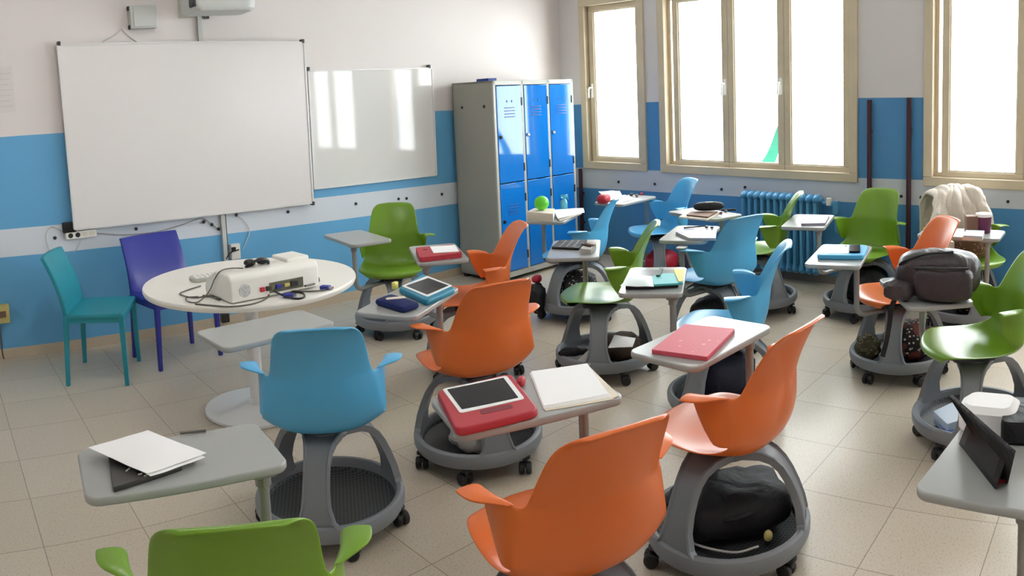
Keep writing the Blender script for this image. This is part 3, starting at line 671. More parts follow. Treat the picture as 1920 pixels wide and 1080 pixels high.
def desk_chair(key, colr, x, y, yaw, leg0, tab, post, label):
    rz = math.radians(yaw) - PI / 2; inv = Matrix.Rotation(-rz, 2)
    t = thing('desk_chair', label, 'chair', (x, y, 0), rz, 'desk chairs on casters'); ROOTS[key] = t
    link('seat_shell', SHELL[colr], t); link('tilt_mechanism', MECH, t)
    l0 = math.radians(leg0) - rz
    link('tray_rim', RING, t); link('tray', TRAY, t); link('hub', HUB, t)
    for k in range(3): link('leg', LEG, t, (0, 0, 0), l0 + k * 2 * PI / 3)
    rnd = random.Random(key)
    for k in range(6):
        a = l0 + PI / 6 + k * PI / 3; c = link('caster', CAST, t, (.264 * math.cos(a), .264 * math.sin(a), 0), rnd.uniform(0, 2 * PI))
        w_ = link('wheel', WHEEL, c, (0, -.014, .0272)); w_.rotation_euler = (0, PI / 2, 0)
    tc = inv @ Vector((tab[0] - x, tab[1] - y)); ta = math.radians(tab[2]) - rz
    link('desktop', TOPM, t, (tc.x, tc.y, 0), ta)
    p = inv @ Vector((post[0] - x, post[1] - y)); q = Matrix.Rotation(-ta, 2) @ (p - tc)
    q = Vector((max(-.215, min(.215, q.x)), max(-.10, min(.10, q.y)))); p = tc + Matrix.Rotation(ta, 2) @ q
    if abs(p.x) < .272 and -.2 < p.y < .272:                     # keep the post clear of the seat
        if .272 - p.y < .275 - abs(p.x) + .02: p.y = .272
        else: p.x = math.copysign(.275, p.x)
    d = p.normalized()
    m = MB(); m.tube(bend([(d.x * .05, d.y * .05, .372), (p.x, p.y, .372), (p.x, p.y, .668)], .07, 8), .0155, 14); m.lathe([(.0155, .0), (.021, .004), (.021, .03), (.0155, .034)], 16, (p.x, p.y, .632))
    m.build('desktop_arm', M['post'], t)
    link('desktop_bracket', PLATE, t, (p.x, p.y, 0), ta)
    return t
CHAIRS = {
  'a': ('green', 0.586, 1.563, 69.2, 20, (0.577, 1.913, 173.0), (0.761, 1.762), 'green desk chair cut off by the bottom edge with a black book on its desktop'),
  'b': ('blue', 1.354, 2.525, 59.8, -130, (1.297, 2.892, 3.8), (1.371, 2.715), 'blue desk chair seen from behind over an empty perforated tray, beside the round table column'),
  'c': ('orange', 1.404, 1.340, 70.0, 40, (1.550, 1.620, 159.5), (1.670, 1.449), 'orange desk chair seen from behind whose desktop holds the white notepad'),
  'd': ('orange', 2.141, 2.560, 74.6, 8, (2.005, 2.842, 28.7), (2.179, 2.786), 'orange desk chair seen from behind whose desktop holds the navy pencil case'),
  'e': ('orange', 2.842, 3.393, 149.4, 30, (2.756, 3.592, 60.1), (2.654, 3.391), 'orange desk chair half hidden behind another orange one, in front of the lockers'),
  'f': ('green', 2.987, 4.413, -129.4, -4, (2.732, 4.463, 82.3), (2.613, 4.314), 'green desk chair facing the camera by the whiteboard wall, with an empty desktop'),
  'g': ('orange', 2.193, 1.312, 87.7, 51, (2.317, 1.476, 177.4), (2.449, 1.350), 'orange desk chair over a black backpack, with the pink notebook on its desktop'),
  'h': ('blue', 3.171, 1.898, 115.6, 55, (2.952, 2.155, 31.0), (2.826, 1.958), 'light blue desk chair turned sideways, behind the desktop with the pink notebook'),
  'i': ('green', 3.332, 2.801, 126.4, 91, (3.315, 2.995, 38.8), (3.480, 3.065), 'green desk chair turned sideways, pale glossy seat over a tray with papers and brown cloth'),
  'j': ('blue', 4.083, 3.673, 115.3, 57, (4.143, 3.935, 25.3), (4.165, 3.665), 'light blue desk chair turned sideways with the lime ball on its desktop'),
  'k': ('blue', 4.028, 2.473, 73.3, 1, (4.055, 2.666, 20.4), (3.864, 2.426), 'light blue desk chair seen from behind, with the pale grey laptop on its desktop'),
  'l': ('blue', 5.150, 3.703, 151.1, 96, (5.097, 4.001, 2.0), (5.285, 3.906), 'blue desk chair in the corner below the left-hand window, white sheets on its desktop'),
  'm': ('green', 4.854, 2.611, 115.7, 3, (4.775, 3.010, 73.3), (4.900, 2.836), 'green desk chair turned sideways before the radiator, black pencil case on its desktop'),
  'n': ('green', 5.070, 1.871, 173.8, 40, (4.787, 2.169, 14.6), (4.633, 1.984), 'green desk chair facing the camera beside the dark red wall pipes'),
  'o': ('orange', 4.080, 1.282, 133.2, 68, (3.853, 1.559, 12.4), (3.830, 1.449), 'orange desk chair turned sideways, half hidden behind the dark backpack'),
  'p': ('green', 3.361, 0.694, 118.8, 68, (3.292, 0.921, 33.7), (3.520, 0.996), 'green desk chair at the right edge with a dark backpack on its desktop'),
  'q': ('green', 5.066, 1.105, -151.2, 90, (4.703, 1.068, 91.3), (4.579, 0.883), 'green desk chair under a cream jacket by the right-hand window'),
  'r': ('orange', 1.930, -0.020, 100.0, 10, (1.845, 0.299, 174.5), (1.635, 0.135), 'orange desk chair mostly outside the picture with a folding tablet case on its desktop'),
}
for k_, v_ in CHAIRS.items(): desk_chair(k_, *v_)
def on_chair(key, x, y, z):
    r = ROOTS[key]; return Matrix.Translation(r.location) @ Matrix.Rotation(r.rotation_euler.z, 4, 'Z') @ Vector((x, y, z))

# ------------------------------------------------------------------ things on the desktops and trays
DT = 0.7005
def flat(name, px, z, th, mm, label, cat, r=0.006, group=None, parent=None, edge=0.0015, mesh_only=False):
    """a flat thing whose top outline is seen at px, lying at height z"""
    c, P = local(ccw(quad(px, z + th)))
    m = MB().slab(rpoly(P, r), [(edge, 0), (0, edge), (0, th - edge), (edge, th)])
    o = m.build(name, mm, parent, True, 0, loc=(c.x, c.y, z))
    if label: tag(o, label, cat, group)
    return o
def onto(parent_loc, name, px, z, th, mm, parent, r=0.004):
    """a flat part seen at px on a thing standing at parent_loc"""
    c, P = local(ccw(quad(px, z + th))); return MB().slab(rpoly(P, r), [(0.0005, 0), (0, th * 0.3), (0, th * 0.8), (0.0005, th)]).build(name, mm, parent, True, 0, loc=(c.x - parent_loc[0], c.y - parent_loc[1], z - parent_loc[2]))
def sheet(name, px, z, lift, mm, label, cat, n=10, group=None, curl=0.0, th=0.0012):
    """a limp sheet spanned by four corners, corner k raised by lift[k]"""
    Q = [at(x, y, z + l) for (x, y), l in zip(px, lift)]; c = sum(Q, Vector()) / 4; rows = []
    for lay in (0, 1):
        for i in range(n + 1):
            for j in range(n + 1):
                u, v = i / n, j / n; p = Q[0].lerp(Q[1], u).lerp(Q[3].lerp(Q[2], u), v) - c
                p.z += curl * math.sin(PI * u) * math.sin(PI * v) + 0.002 * noise.noise(Vector((u * 3, v * 3, len(px[0]) + c.x))) - lay * th; rows.append(p)
    N = (n + 1) ** 2; fs = []
    for i in range(n):
        for j in range(n):
            a, b, d, e = i * (n + 1) + j, (i + 1) * (n + 1) + j, (i + 1) * (n + 1) + j + 1, i * (n + 1) + j + 1
            fs.append((a, b, d, e)); fs.append((a + N, e + N, d + N, b + N))
    ed = [i * (n + 1) for i in range(n + 1)] + [n * (n + 1) + j for j in range(1, n + 1)] + [i * (n + 1) + n for i in range(n - 1, -1, -1)] + [j for j in range(n - 1, 0, -1)]
    for k in range(len(ed)): a, b = ed[k], ed[(k + 1) % len(ed)]; fs.append((a, b, b + N, a + N))
    o = MB().add(rows, fs).build(name, mm, None, True, 0, loc=c)
    if label: tag(o, label, cat, group)
    return o
def cased_tablet(label, mm, outer, bez, scr, th=0.026, extra=None):
    c = sum(quad(outer, DT + th), Vector((0, 0))) / 4; L = (c.x, c.y, DT)
    t = thing('tablet_computer', label, 'tablet', L)
    c2, P = local(ccw(quad(outer, DT + th)))
    MB().slab(rpoly(P, 0.03, 6), [(0.006, 0), (0, 0.006), (0, th - 0.007), (0.003, th - 0.002), (0.008, th)]).build('case', mm, t)
    onto(L, 'bezel', bez, DT + th - 0.001, 0.003, M['bezel'], t, 0.012); onto(L, 'screen', scr, DT + th + 0.0015, 0.0015, M['screen'], t, 0.003)
    return t, L
# on the front green chair's desktop
bk = flat('book', [(203, 856), (328, 832), (342, 872), (212, 914)], DT, 0.014, M['book_black'], 'black book under loose white sheets on the front desktop', 'book')
c = bk.location
for (x0, y0), (x1, y1) in (((236, 884), (243, 878)), ((259, 890), (267, 888)), ((270, 893), (277, 890)), ((282, 888), (289, 886)), ((291, 885), (297, 883))):
    a = at(x0, y0, DT + 0.0143) - c; b = at(x1, y1, DT + 0.0143) - c; MB().tube([a, b], 0.0022, 6).build('cover_mark', M['strip_mark'], bk)
sheet('paper_sheet', [(165, 839), (277, 807), (387, 849), (276, 888)], DT, (.032, .026, .024, .024), M['paper'], 'loose white sheets fanned over the black book', 'paper', curl=0.008)
sheet('paper_sheet', [(195, 843), (283, 812), (385, 857), (282, 893)], DT, (.022, .020, .018, .020), M['paper'], 'lower white sheet peeping out under the fanned ones', 'paper', curl=0.004)
tag(MB().tube([at(338, 812, DT + .004), at(386, 807, DT + .004)], .004, 8).build('pencil', M['wire_grey']), 'dark pencil at the far edge of the front desktop', 'pencil')
m = MB().ellipsoid((0, 0, 0.008), (.012, .008, .008), 10, 6); m.ellipsoid((.014, .004, .007), (.008, .006, .007), 8, 6)
p = at(352, 864, DT + .008); tag(m.build('eraser', M['plum'], loc=(p.x, p.y, DT)), 'small plum eraser beside the black book', 'eraser')
# big red tablet case and notepad
t, L = cased_tablet('large red foam tablet case with a built-in handle, beside a white notepad', M['red_case'], [(818, 731), (957, 699), (1012, 768), (855, 806)], [(829, 729), (950, 704), (984, 747), (863, 774)], [(838, 730), (944, 708), (972, 745), (866, 767)], 0.024)
onto(L, 'handle_slot', [(898, 769), (957, 757), (963, 764), (903, 777)], DT + 0.0238, 0.001, M['red_dark'], t, 0.008)
m = MB().ellipsoid((0, 0, 0.016), (.022, .013, .016), 14, 8, p=0.8); q = at(977, 713, DT + .02); m.build('corner_grip', M['red_case'], t, loc=(q.x - L[0], q.y - L[1], 0), rz=0.5)
np_ = thing('notepad', 'white notepad beside the large red tablet case', 'notepad', tuple(at(1070, 726, DT)))
NL = np_.location
onto(NL, 'back_card', [(996, 702), (1100, 687), (1151, 748), (1022, 770)], DT, 0.002, M['paper_cream'], np_)
for k in range(4): onto(NL, 'page', [(993 + k, 699 - k), (1098 + k, 684 - k), (1147 - 2 * k, 744 - 2 * k), (1019, 767 - 2 * k)], DT + 0.0022 + 0.0015 * k, 0.0012, M['paper'], np_)
onto(NL, 'loose_page', [(1085, 688), (1102, 684), (1161, 741), (1146, 748)], DT + 0.001, 0.0015, M['paper_cream'], np_)
# teal tablet case, navy pencil case
t, L = cased_tablet('teal foam tablet case lying tilted beside a navy pencil case', M['teal_case'], [(746, 539), (794, 513), (855, 540), (800, 564)], [(753, 536), (801, 517), (848, 535), (801, 556)], [(761, 535.5), (803, 521), (841, 535), (801, 552)])
pc = thing('pencil_case', 'navy pencil case beside the teal tablet case', 'pencil case', tuple(at(744, 564, DT)))
c, P = local(ccw(quad([(701, 560), (731, 549), (788, 566), (756, 576)], DT + .03)))
MB().slab(rpoly(P, .02), [(.012, 0), (.002, .008), (0, .016), (.006, .026), (.03, .032)]).build('pouch', M['navy_cloth'], pc, loc=(c.x - pc.location.x, c.y - pc.location.y, 0))
q = at(742, 559, DT + .033); MB().slab(rrect(.09, .028, .01), [(.002, 0), (0, .002), (.003, .005)]).build('label_patch', M['paper_cream'], pc, loc=(q.x - pc.location.x, q.y - pc.location.y, .031), rz=-.45)
tag(MB().slab(rrect(.035, .02, .004), [(.001, 0), (0, .002), (0, .03), (.001, .032)]).build('eraser', M['yellow'], loc=(*at(741, 541, DT).to_2d(), DT), rz=.4), 'small yellow eraser behind the teal tablet case', 'eraser')
# red case with white paper (chair before the lockers)
rc = flat('tablet_computer', [(779, 464), (850, 458), (867, 474), (787, 483)], DT, .028, M['red_case'], 'small red tablet case carrying a white card, in front of a green chair', 'tablet', .02)
onto(rc.location, 'white_card', [(806, 462), (853, 459), (861, 471), (813, 474)], DT + .028, .003, M['paper'], rc)
MB().lathe([(.014, 0), (.014, .002), (0, .002)], 14).build('camera_hole', M['red_dark'], rc, loc=tuple(at(797, 468, DT + .028) - rc.location))
# pink notebook
nb = flat('notebook', [(1221, 655), (1283, 607), (1378, 616), (1326, 669)], DT, .016, M['pink'], 'pink notebook with pale specks on a desktop', 'notebook', .006)
c, P = local(ccw(quad([(1223, 657), (1285, 611), (1378, 619), (1326, 672)], DT + .010)))
MB().slab(rpoly(P, .004), [(.001, 0), (0, .002), (0, .008), (.001, .010)]).build('pages', M['pink_edge'], nb, loc=(c.x - nb.location.x, c.y - nb.location.y, 0.0005))
# teal notebook pile
flat('tablet_computer', [(1172, 537), (1196, 506), (1281, 505), (1272, 533)], DT, .016, M['black'], 'black tablet case under the teal notebook', 'tablet', .01)
flat('notebook', [(1221, 518), (1246, 512), (1276, 512), (1281, 530), (1226, 533)], DT + .0165, .010, M['teal_paper'], 'teal notebook on the black tablet case', 'notebook', .004)
sheet('booklet', [(1186, 513), (1222, 518), (1226, 537), (1163, 536)], DT + .017, (.012, .014, .004, .006), M['white_card'], 'white booklet with pale print beside the teal notebook', 'booklet', curl=.012)
flat('card', [(1262, 505), (1284, 504), (1280, 527), (1273, 528)], DT + .0275, .003, M['yellow'], 'yellow card at the edge of the teal notebook', 'card')
tag(MB().box((0, 0, .004), (.14, .018, .008)).build('ruler', mat('dark_green_strip', (52, 84, 74), .5), loc=tuple(at(1237, 512, DT + .027)), rz=.5), 'dark green ruler above the teal notebook', 'ruler')
# dark folio on the turned green chair
kb = flat('tablet_computer', [(1034, 463), (1049, 450), (1101, 449), (1085, 465)], DT, .014, M['bag_black'], 'dark ridged folio case beside the turned green chair', 'tablet', .006)
for k in range(3): onto(kb.location, 'fold', [(1047 + 13 * k, 463), (1061 + 12 * k, 450), (1064 + 12 * k, 450), (1050 + 13 * k, 463)], DT + .014, .002, M['wire_grey'], kb)
gc = flat('pencil_case', [(1087, 466), (1104, 452), (1118, 455), (1108, 468)], DT, .028, M['bag_grey'], 'grey pencil case beside the dark ridged folio', 'pencil case', .012)
for k in range(3): MB().tube([(-.03 + .02 * k, -.04, .031), (-.02 + .02 * k, .04, .032)], .004, 8).build('pen', (M['wire_black'], M['brown_box'], M['steel'])[k], gc)
# lime ball, tray box, papers, bottle near the lockers
bx = flat('shallow_box', [(987, 397), (1002, 390), (1040, 391), (1037, 401)], DT, .06, M['paper_cream'], 'cream shallow box under the lime ball by the lockers', 'box', .008)
p = at(1016, 394, DT + .06)
tag(MB().ellipsoid((0, 0, 0), (.055, .055, .053), 28, 18).build('ball', M['lime'], loc=(p.x, p.y, DT + .0603 + .053)), 'lime green ball on the cream box', 'ball')
sheet('paper_sheet', [(1038, 393), (1094, 390), (1096, 398), (1046, 410)], DT, (.03, .02, .006, .02), M['paper'], 'crumpled white sheets beside the cream box', 'paper', curl=.02)
sheet('paper_sheet', [(1040, 404), (1074, 396), (1090, 401), (1050, 414)], DT, (.012, .006, .004, .004), M['paper_cream'], 'printed sheet hanging over the desktop edge by the lockers', 'paper', curl=.006)
p = at(1058, 392, DT + .02)
bo = thing('bottle', 'clear cyan bottle standing behind the crumpled white sheets', 'bottle', (p.x, p.y, DT))
MB().lathe([(0, 0), (.026, 0), (.028, .006), (.028, .075), (.020, .092), (.012, .098), (.012, .11), (0, .11)], 20).build('body', M['cyan_clear'], bo)
m = MB().lathe([(0, .108), (.022, .108), (.024, .112), (.024, .13), (.0, .132)], 20); m.tube(bend([(0, 0, .125), (.03, -.01, .13), (.036, -.01, .095)], .01), .005, 8); m.build('cap', M['cyan_clear'], bo)
# laptop
lp = flat('laptop', [(1266, 434), (1282, 426), (1344, 427), (1342, 446), (1293, 446)], DT, .018, M['laptop'], 'closed pale grey laptop in front of a light blue chair', 'laptop', .01)
onto(lp.location, 'dark_corner', [(1269, 434), (1283, 428), (1303, 428), (1293, 441)], DT + .018, .001, M['grey_book'], lp)
tag(MB().tube([at(1282, 427, DT + .026), at(1322, 424, DT + .026)], .005, 8).build('pen', M['wire_black']), 'dark pen lying along the back edge of the grey laptop', 'pen')
for k, (x, y) in enumerate(((1325, 428), (1335, 429))):
    tag(MB().ellipsoid((0, 0, .009), (.016, .012, .009), 10, 6).build('eraser', M['dark_plastic'], loc=tuple(at(x, y, DT + .0185))), ('dark eraser on the grey laptop, the left of two', 'dark eraser on the grey laptop, the right of two')[k], 'eraser')
# white sheets and red pencil case in the corner
sheet('paper_sheet', [(1122, 359), (1162, 358), (1168, 369), (1142, 376)], DT, (.035, .035, .02, .012), M['paper'], 'large white sheet half rolled over the red pencil case', 'paper', curl=.03)
sheet('paper_sheet', [(1160, 367), (1172, 365), (1189, 373), (1160, 381)], DT, (.03, .02, .004, .004), M['paper'], 'small white sheet pointing to the blue corner chair', 'paper', curl=.012)
p = at(1132, 378, DT + .02); tag(MB().ellipsoid((0, 0, .042), (.075, .05, .042), 20, 12, p=.85).build('pencil_case', M['bag_red'], loc=(p.x, p.y, DT), rz=.3), 'round red pencil case under the large white sheet', 'pencil case')
for k, (x, y) in enumerate(((1184, 367), (1194, 369), (1203, 366))):
    tag(MB().ellipsoid((0, 0, .012), (.022, .014, .012), 10, 6, p=.8).build('sharpener', (M['dark_plastic'], M['brown_box'], M['bag_red'])[k], loc=(*at(x, y, DT).to_2d(), DT), rz=.4 * k), ('black sharpener on the corner desktop', 'brown sharpener on the corner desktop', 'red sharpener on the corner desktop')[k], 'sharpener')
# books and black pencil case
flat('book', [(1273, 406), (1288, 397), (1352, 396), (1326, 411)], DT, .012, M['paper_cream'], 'cream book lying lowest under the black pencil case', 'book', .004)
flat('book', [(1287, 402), (1296, 396), (1346, 396), (1327, 406)], DT + .0125, .012, M['brown_box'], 'brown book lying on the cream book', 'book', .004)
p = at(1329, 394, DT + .03)
bp_ = thing('pencil_case', 'black pencil case on a pair of books by the radiator', 'pencil case', (p.x, p.y, DT + .025))
MB().ellipsoid((0, 0, .034), (.035, .115, .034), 20, 12, p=.75).build('pouch', M['bag_black'], bp_, rz=.75)
q = Matrix.Rotation(.75, 2) @ Vector((-.01, 0)); MB().box((q.x, q.y, .0645), (.02, .06, .004), .75).build('label_patch', M['grey_case'], bp_, True, .001)
tag(MB().tube([at(1352, 394, DT + .01), at(1380, 393, DT + .01)], .008, 8).build('marker', M['bag_black']), 'black marker beside the black pencil case', 'marker')
for k, (x, y) in enumerate(((1352, 401), (1361, 398))): tag(MB().ellipsoid((0, 0, .008), (.014, .012, .008), 10, 6).build('eraser', (M['plum'], M['dark_plastic'])[k], loc=(*at(x, y, DT).to_2d(), DT)), ('plum eraser beside the books under the black pencil case', 'dark eraser beside the books under the black pencil case')[k], 'eraser')
# grey book on the desktop before the radiator
flat('book', [(1502, 419), (1511, 404), (1555, 404), (1547, 418)], DT, .016, M['grey_book'], 'grey book on the bare desktop before the radiator', 'book', .004)
# sky blue tablet case with a phone
t, L = cased_tablet('sky blue tablet case with a white sheet and a black phone on it', M['sky_case'], [(1531, 478), (1542, 457), (1628, 459), (1620, 479)], [(1536, 475), (1545, 459), (1592, 459), (1591, 475)], [(1542, 461.5), (1543.5, 459.5), (1588, 460), (1588, 462)])
flat('phone', [(1592, 471), (1593, 459), (1613, 459), (1613, 471)], DT + .029, .008, M['screen'], 'black phone lying on the sky blue tablet case', 'phone', .008)
# dark backpack on the desktop of the right-hand green chair
p = at(1752, 562, DT); ax = (at(1830, 566, DT) - at(1690, 560, DT)); rz = math.atan2(ax.y, ax.x)
bk = thing('backpack', 'dark brown backpack lying on a desktop at the right', 'backpack', (p.x, p.y, DT), rz)
B = MB().ellipsoid((0.01, .06, .105), (.185, .12, .105), 36, 22, p=.72, wob=.07, seed=3.1)
B.build('body', M['bag_brown'], bk)
MB().ellipsoid((.045, -.045, .085), (.125, .05, .075), 30, 18, p=.55, wob=.05, seed=7.7).build('front_pocket', M['bag_brown'], bk)
MB().tube(spline([(-.10, -.03, .145), (-.03, -.085, .158), (.06, -.10, .163), (.15, -.07, .158)]), .006, 8).build('zip', M['dark_plastic'], bk)
MB().tube(spline([(-.16, .05, .11), (-.14, -.02, .165), (-.04, -.03, .205), (.08, 0, .212)]), .006, 8).build('zip', M['dark_plastic'], bk)
MB().ellipsoid((-.15, -.02, .045), (.07, .07, .045), 20, 12, p=.8, wob=.18, seed=1.2).build('side_flap', M['bag_brown'], bk)
def strap(px, zs, wdt, name, parent, mm):
    P = spline([at(x, y, z) for (x, y), z in zip(px, zs)], 5); im = parent.matrix_basis.inverted() if parent else Matrix.Identity(4); rings = []
    for i, q in enumerate(P):
        t_ = (P[min(i + 1, len(P) - 1)] - P[max(i - 1, 0)]).normalized(); s_ = t_.cross((q - EYE).normalized()).normalized(); n_ = s_.cross(t_)
        rings.append([im @ (q + s_ * wdt * a + n_ * .003 * b) for a, b in ((-1, -1), (1, -1), (1, 1), (-1, 1))])
    return MB().loops(rings).build(name, mm, parent, True)
strap([(1700, 535), (1686, 548), (1672, 575), (1668, 605), (1662, 640), (1655, 668)], [.74, .735, .66, .58, .47, .38], .011, 'shoulder_strap', bk, M['bag_black'])
strap([(1712, 480), (1692, 500), (1684, 520), (1690, 540)], [.82, .79, .75, .73], .007, 'shoulder_strap', bk, M['bag_black'])
# cup, books, box by the right-hand window
p = at(1844, 436, DT)
cu = thing('cup', 'plum cup with a white lid on a desktop by the window', 'cup', (p.x, p.y, DT))
MB().lathe([(0, 0), (.042, 0), (.045, .004), (.05, .105), (0, .105)], 28).build('body', M['plum'], cu); MB().lathe([(.052, .104), (.054, .110), (.052, .124), (.0, .126)], 28).build('lid', M['paper'], cu)
p = at(1821, 436, DT); tag(MB().box((0, 0, .055), (.075, .075, .11), .4).build('card_box', M['brown_box'], None, True, .004, loc=(p.x, p.y, DT)), 'brown card box beside the plum cup', 'box')
for k in range(2): flat('book', [(1804 + 3 * k, 444 - 3 * k), (1808 + 3 * k, 434 - 3 * k), (1846, 434 - 2 * k), (1842, 446 - 3 * k)], DT + .0205 * k, .02, (M['paper_cream'], M['book_blue'])[k], ('cream book lowest in the pile beside the cup', 'pale book topmost in the pile beside the cup')[k], 'book', .003)
bag_ = on_chair('q', -.02, .02, .0)
tag(MB().ellipsoid((0, 0, .10), (.16, .13, .10), 26, 16, p=.85, wob=.06, seed=4.4).build('shoulder_bag', M['basket'], loc=(bag_.x, bag_.y, .462)), 'brown patterned bag on the seat of the jacket-draped green chair', 'bag')
bag2 = on_chair('q', .14, .06, .0)
tag(MB().box((0, 0, .06), (.09, .03, .12), .5).build('paper_bag', M['paper_cream'], None, True, .006, loc=(bag2.x, bag2.y, .475)), 'cream paper bag on the seat beside the brown patterned bag', 'bag')
# folio tablet at the lower right edge
A_, B_ = at(1800, 831, DT), at(1868, 917, DT)
C_, D_ = at(1893, 846, DT + .10), at(1816, 790, DT + .10)
E_, F_ = at(1782, 736, DT + .15), at(1906, 846, DT + .15)
tf = thing('tablet_computer', 'black tablet propped in a folding case with a red lining', 'tablet', tuple((A_ + B_) / 2)); o_ = tf.location
E2, F2 = E_ + (D_ - E_) * 2.98, F_ + (C_ - F_) * 2.98
def panel(q, th, name, mm):
    n_ = (q[1] - q[0]).cross(q[3] - q[0]).normalized() * th
    return MB().loops([[p_ - o_ for p_ in q], [p_ + n_ - o_ for p_ in q]]).build(name, mm, tf, True, .0015)
panel([A_, B_, C_, D_], .004, 'stand_flap', M['black'])
panel([F_, E_, E2, F2], .009, 'tablet_back', M['bag_black'])
up3 = Vector((0, 0, .003))
panel([A_ + up3, B_ + up3, F2 + up3, E2 + up3], .002, 'red_lining', M['red_case'])
p = at(1856, 800, DT); tag(MB().slab(rrect(.13, .16, .04), [(.01, 0), (0, .01), (0, .06), (.02, .075)]).build('white_case', M['paper'], loc=(p.x, p.y, DT)), 'white soft case behind the propped tablet', 'case')
p = at(1925, 810, DT); tag(MB().slab(rrect(.17, .13, .02), [(.008, 0), (0, .01), (0, .05), (.004, .062)]).build('pencil_case', M['bag_black'], loc=(p.x, p.y, DT), rz=.1), 'black boxy pencil case behind the propped tablet at the right edge', 'pencil case')
for k in range(3):
    a = at(1872 + 9 * k, 812 + 7 * k, DT + .006); tag(MB().tube([a, a + Vector((.10, -.13 - .02 * k, .004))], .005, 8).build('pencil', (M['steel'], M['orange_pencil'], M['wire_grey'])[k]), ('grey pencil behind the propped tablet', 'orange pencil behind the propped tablet', 'dark pencil behind the propped tablet')[k], 'pencil')

# --------------- bags and things in the storage trays under the seats
def in_tray(key, name, label, cat, r, mm, dx=0.0, dy=0.0, rz=0.0, p=.85, wob=.10, seed=1.0, z=.082):
    q = ROOTS[key].location
    return tag(MB().ellipsoid((0, 0, r[2]), r, 28, 18, p=p, wob=wob, seed=seed).build(name, mm, loc=(q.x + dx, q.y + dy, z), rz=rz), label, cat)
b1 = in_tray('g', 'backpack', 'black backpack in the tray under the orange chair with the pink notebook', 'backpack', (.205, .15, .078), M['bag_black'], .03, .01, -.75, .62, .12, 2.2)
MB().tube(spline([(-.10, -.12, .09), (-.02, -.165, .11), (.08, -.12, .10)]), .007, 8).build('carry_handle', M['bag_black'], b1)
MB().tube(spline([(-.19, .0, .05), (-.17, -.10, .02), (-.05, -.19, .012), (.04, -.20, .02)]), .004, 8).build('drawstring', M['wire_white'], b1)
MB().ellipsoid((.085, -.168, .03), (.016, .014, .02), 10, 8).build('yellow_tag', M['yellow_plate'], b1)
q = ROOTS['d'].location
in_tray('d', 'cloth_bag', 'pale grey cloth bag in the tray under the orange chair before the big red case', 'bag', (.13, .10, .075), M['bag_grey'], -.06, -.08, -.5, .9, .16, 5.1)
in_tray('d', 'shoe_bag', 'black bag beside the pale grey cloth bag', 'bag', (.12, .085, .09), M['bag_black'], .05, .13, .2, .85, .1, 6.0)
in_tray('h', 'backpack', 'dark navy backpack in the tray below the pink notebook', 'backpack', (.18, .15, .13), M['bag_navy'], 0, 0, .6, .8, .1, 3.3)
cl = in_tray('i', 'canvas_bag', 'brown canvas bag in the tray under the turned green chair', 'bag', (.14, .11, .068), M['brown_cloth'], .03, -.09, .3, .85, .14, 8.1)
q = ROOTS['i'].location
sheet('paper_sheet', [(1140, 652), (1152, 628), (1192, 634), (1186, 650)], .225, (.0, .02, .02, .01), M['paper'], 'white sheet lying over the brown canvas bag in the tray', 'paper', curl=.02)
sheet('paper_sheet', [(1082, 676), (1112, 648), (1126, 656), (1102, 690)], .125, (.0, .05, .04, .0), M['bag_grey'], 'grey sheet standing at the left rim of the tray beside the folded umbrella', 'paper', curl=.01)
in_tray('i', 'umbrella', 'black folded umbrella lying over the rim under the turned green chair', 'umbrella', (.085, .026, .026), M['bag_black'], -.20, .07, -.7, .8, .16, 3.0, .125)
in_tray('j', 'backpack', 'black bag with white specks in the tray by the lockers', 'backpack', (.17, .14, .12), M['bag_dots'], -.01, 0, .4, .8, .1, 1.5)
in_tray('j', 'sports_bag', 'black and red bag hanging over the tray edge by the lockers', 'bag', (.07, .06, .11), M['bag_black'], -.30, .125, .2, .85, .14, 2.7, .06)
in_tray('j', 'pouch', 'small red pouch on the black bag by the lockers', 'pouch', (.045, .03, .028), M['bag_red'], -.27, .15, .2, .85, .1, 2.7, .272)
in_tray('k', 'backpack', 'black bag in the tray under the blue chair with the laptop', 'backpack', (.18, .15, .12), M['bag_black'], 0, 0, .2, .8, .1, 4.0)
in_tray('l', 'backpack', 'dark red bag in the tray under the blue corner chair', 'backpack', (.17, .13, .10), M['bag_red'], .0, -.02, .3, .8, .1, 9.1)
in_tray('m', 'backpack', 'dark navy bag in the tray before the radiator', 'backpack', (.16, .13, .09), M['bag_navy'], 0, 0, .1, .8, .1, 1.9)
in_tray('n', 'backpack', 'black bag filling the tray under the green chair beside the wall pipes', 'backpack', (.185, .16, .135), M['bag_black'], 0, 0, .9, .75, .08, 7.0)
in_tray('o', 'backpack', 'black floral bag in the tray under the orange chair beside the backpack', 'backpack', (.17, .14, .10), M['bag_pattern'], .02, -.05, .5, .8, .1, 5.7)
in_tray('o', 'scarf', 'olive knitted scarf bunched in the tray beside the floral bag', 'scarf', (.075, .07, .075), M['bag_olive'], -.125, .15, .2, .9, .2, 6.6)
in_tray('q', 'backpack', 'dark floral bag in the tray under the jacket-draped green chair', 'backpack', (.17, .14, .11), M['bag_pattern'], 0, 0, .5, .8, .1, 2.9)
in_tray('e', 'backpack', 'black bag in the tray of the orange chair before the lockers', 'backpack', (.16, .13, .11), M['bag_black'], 0, 0, .5, .8, .1, 3.9)
p = at(1790, 792, .13)
flat('book', [(1750, 771), (1790, 752), (1818, 782), (1776, 795)], .085, .055, M['book_blue'], 'thick pale blue book in the tray under the green chair with the backpack', 'book', .003)
sheet('folder', [(1760, 795), (1800, 786), (1806, 800), (1778, 812)], .09, (.02, .01, .01, .02), mat('blue_folder', (88, 116, 190), .4), 'blue folder beside the thick book in the tray', 'folder', curl=.004)

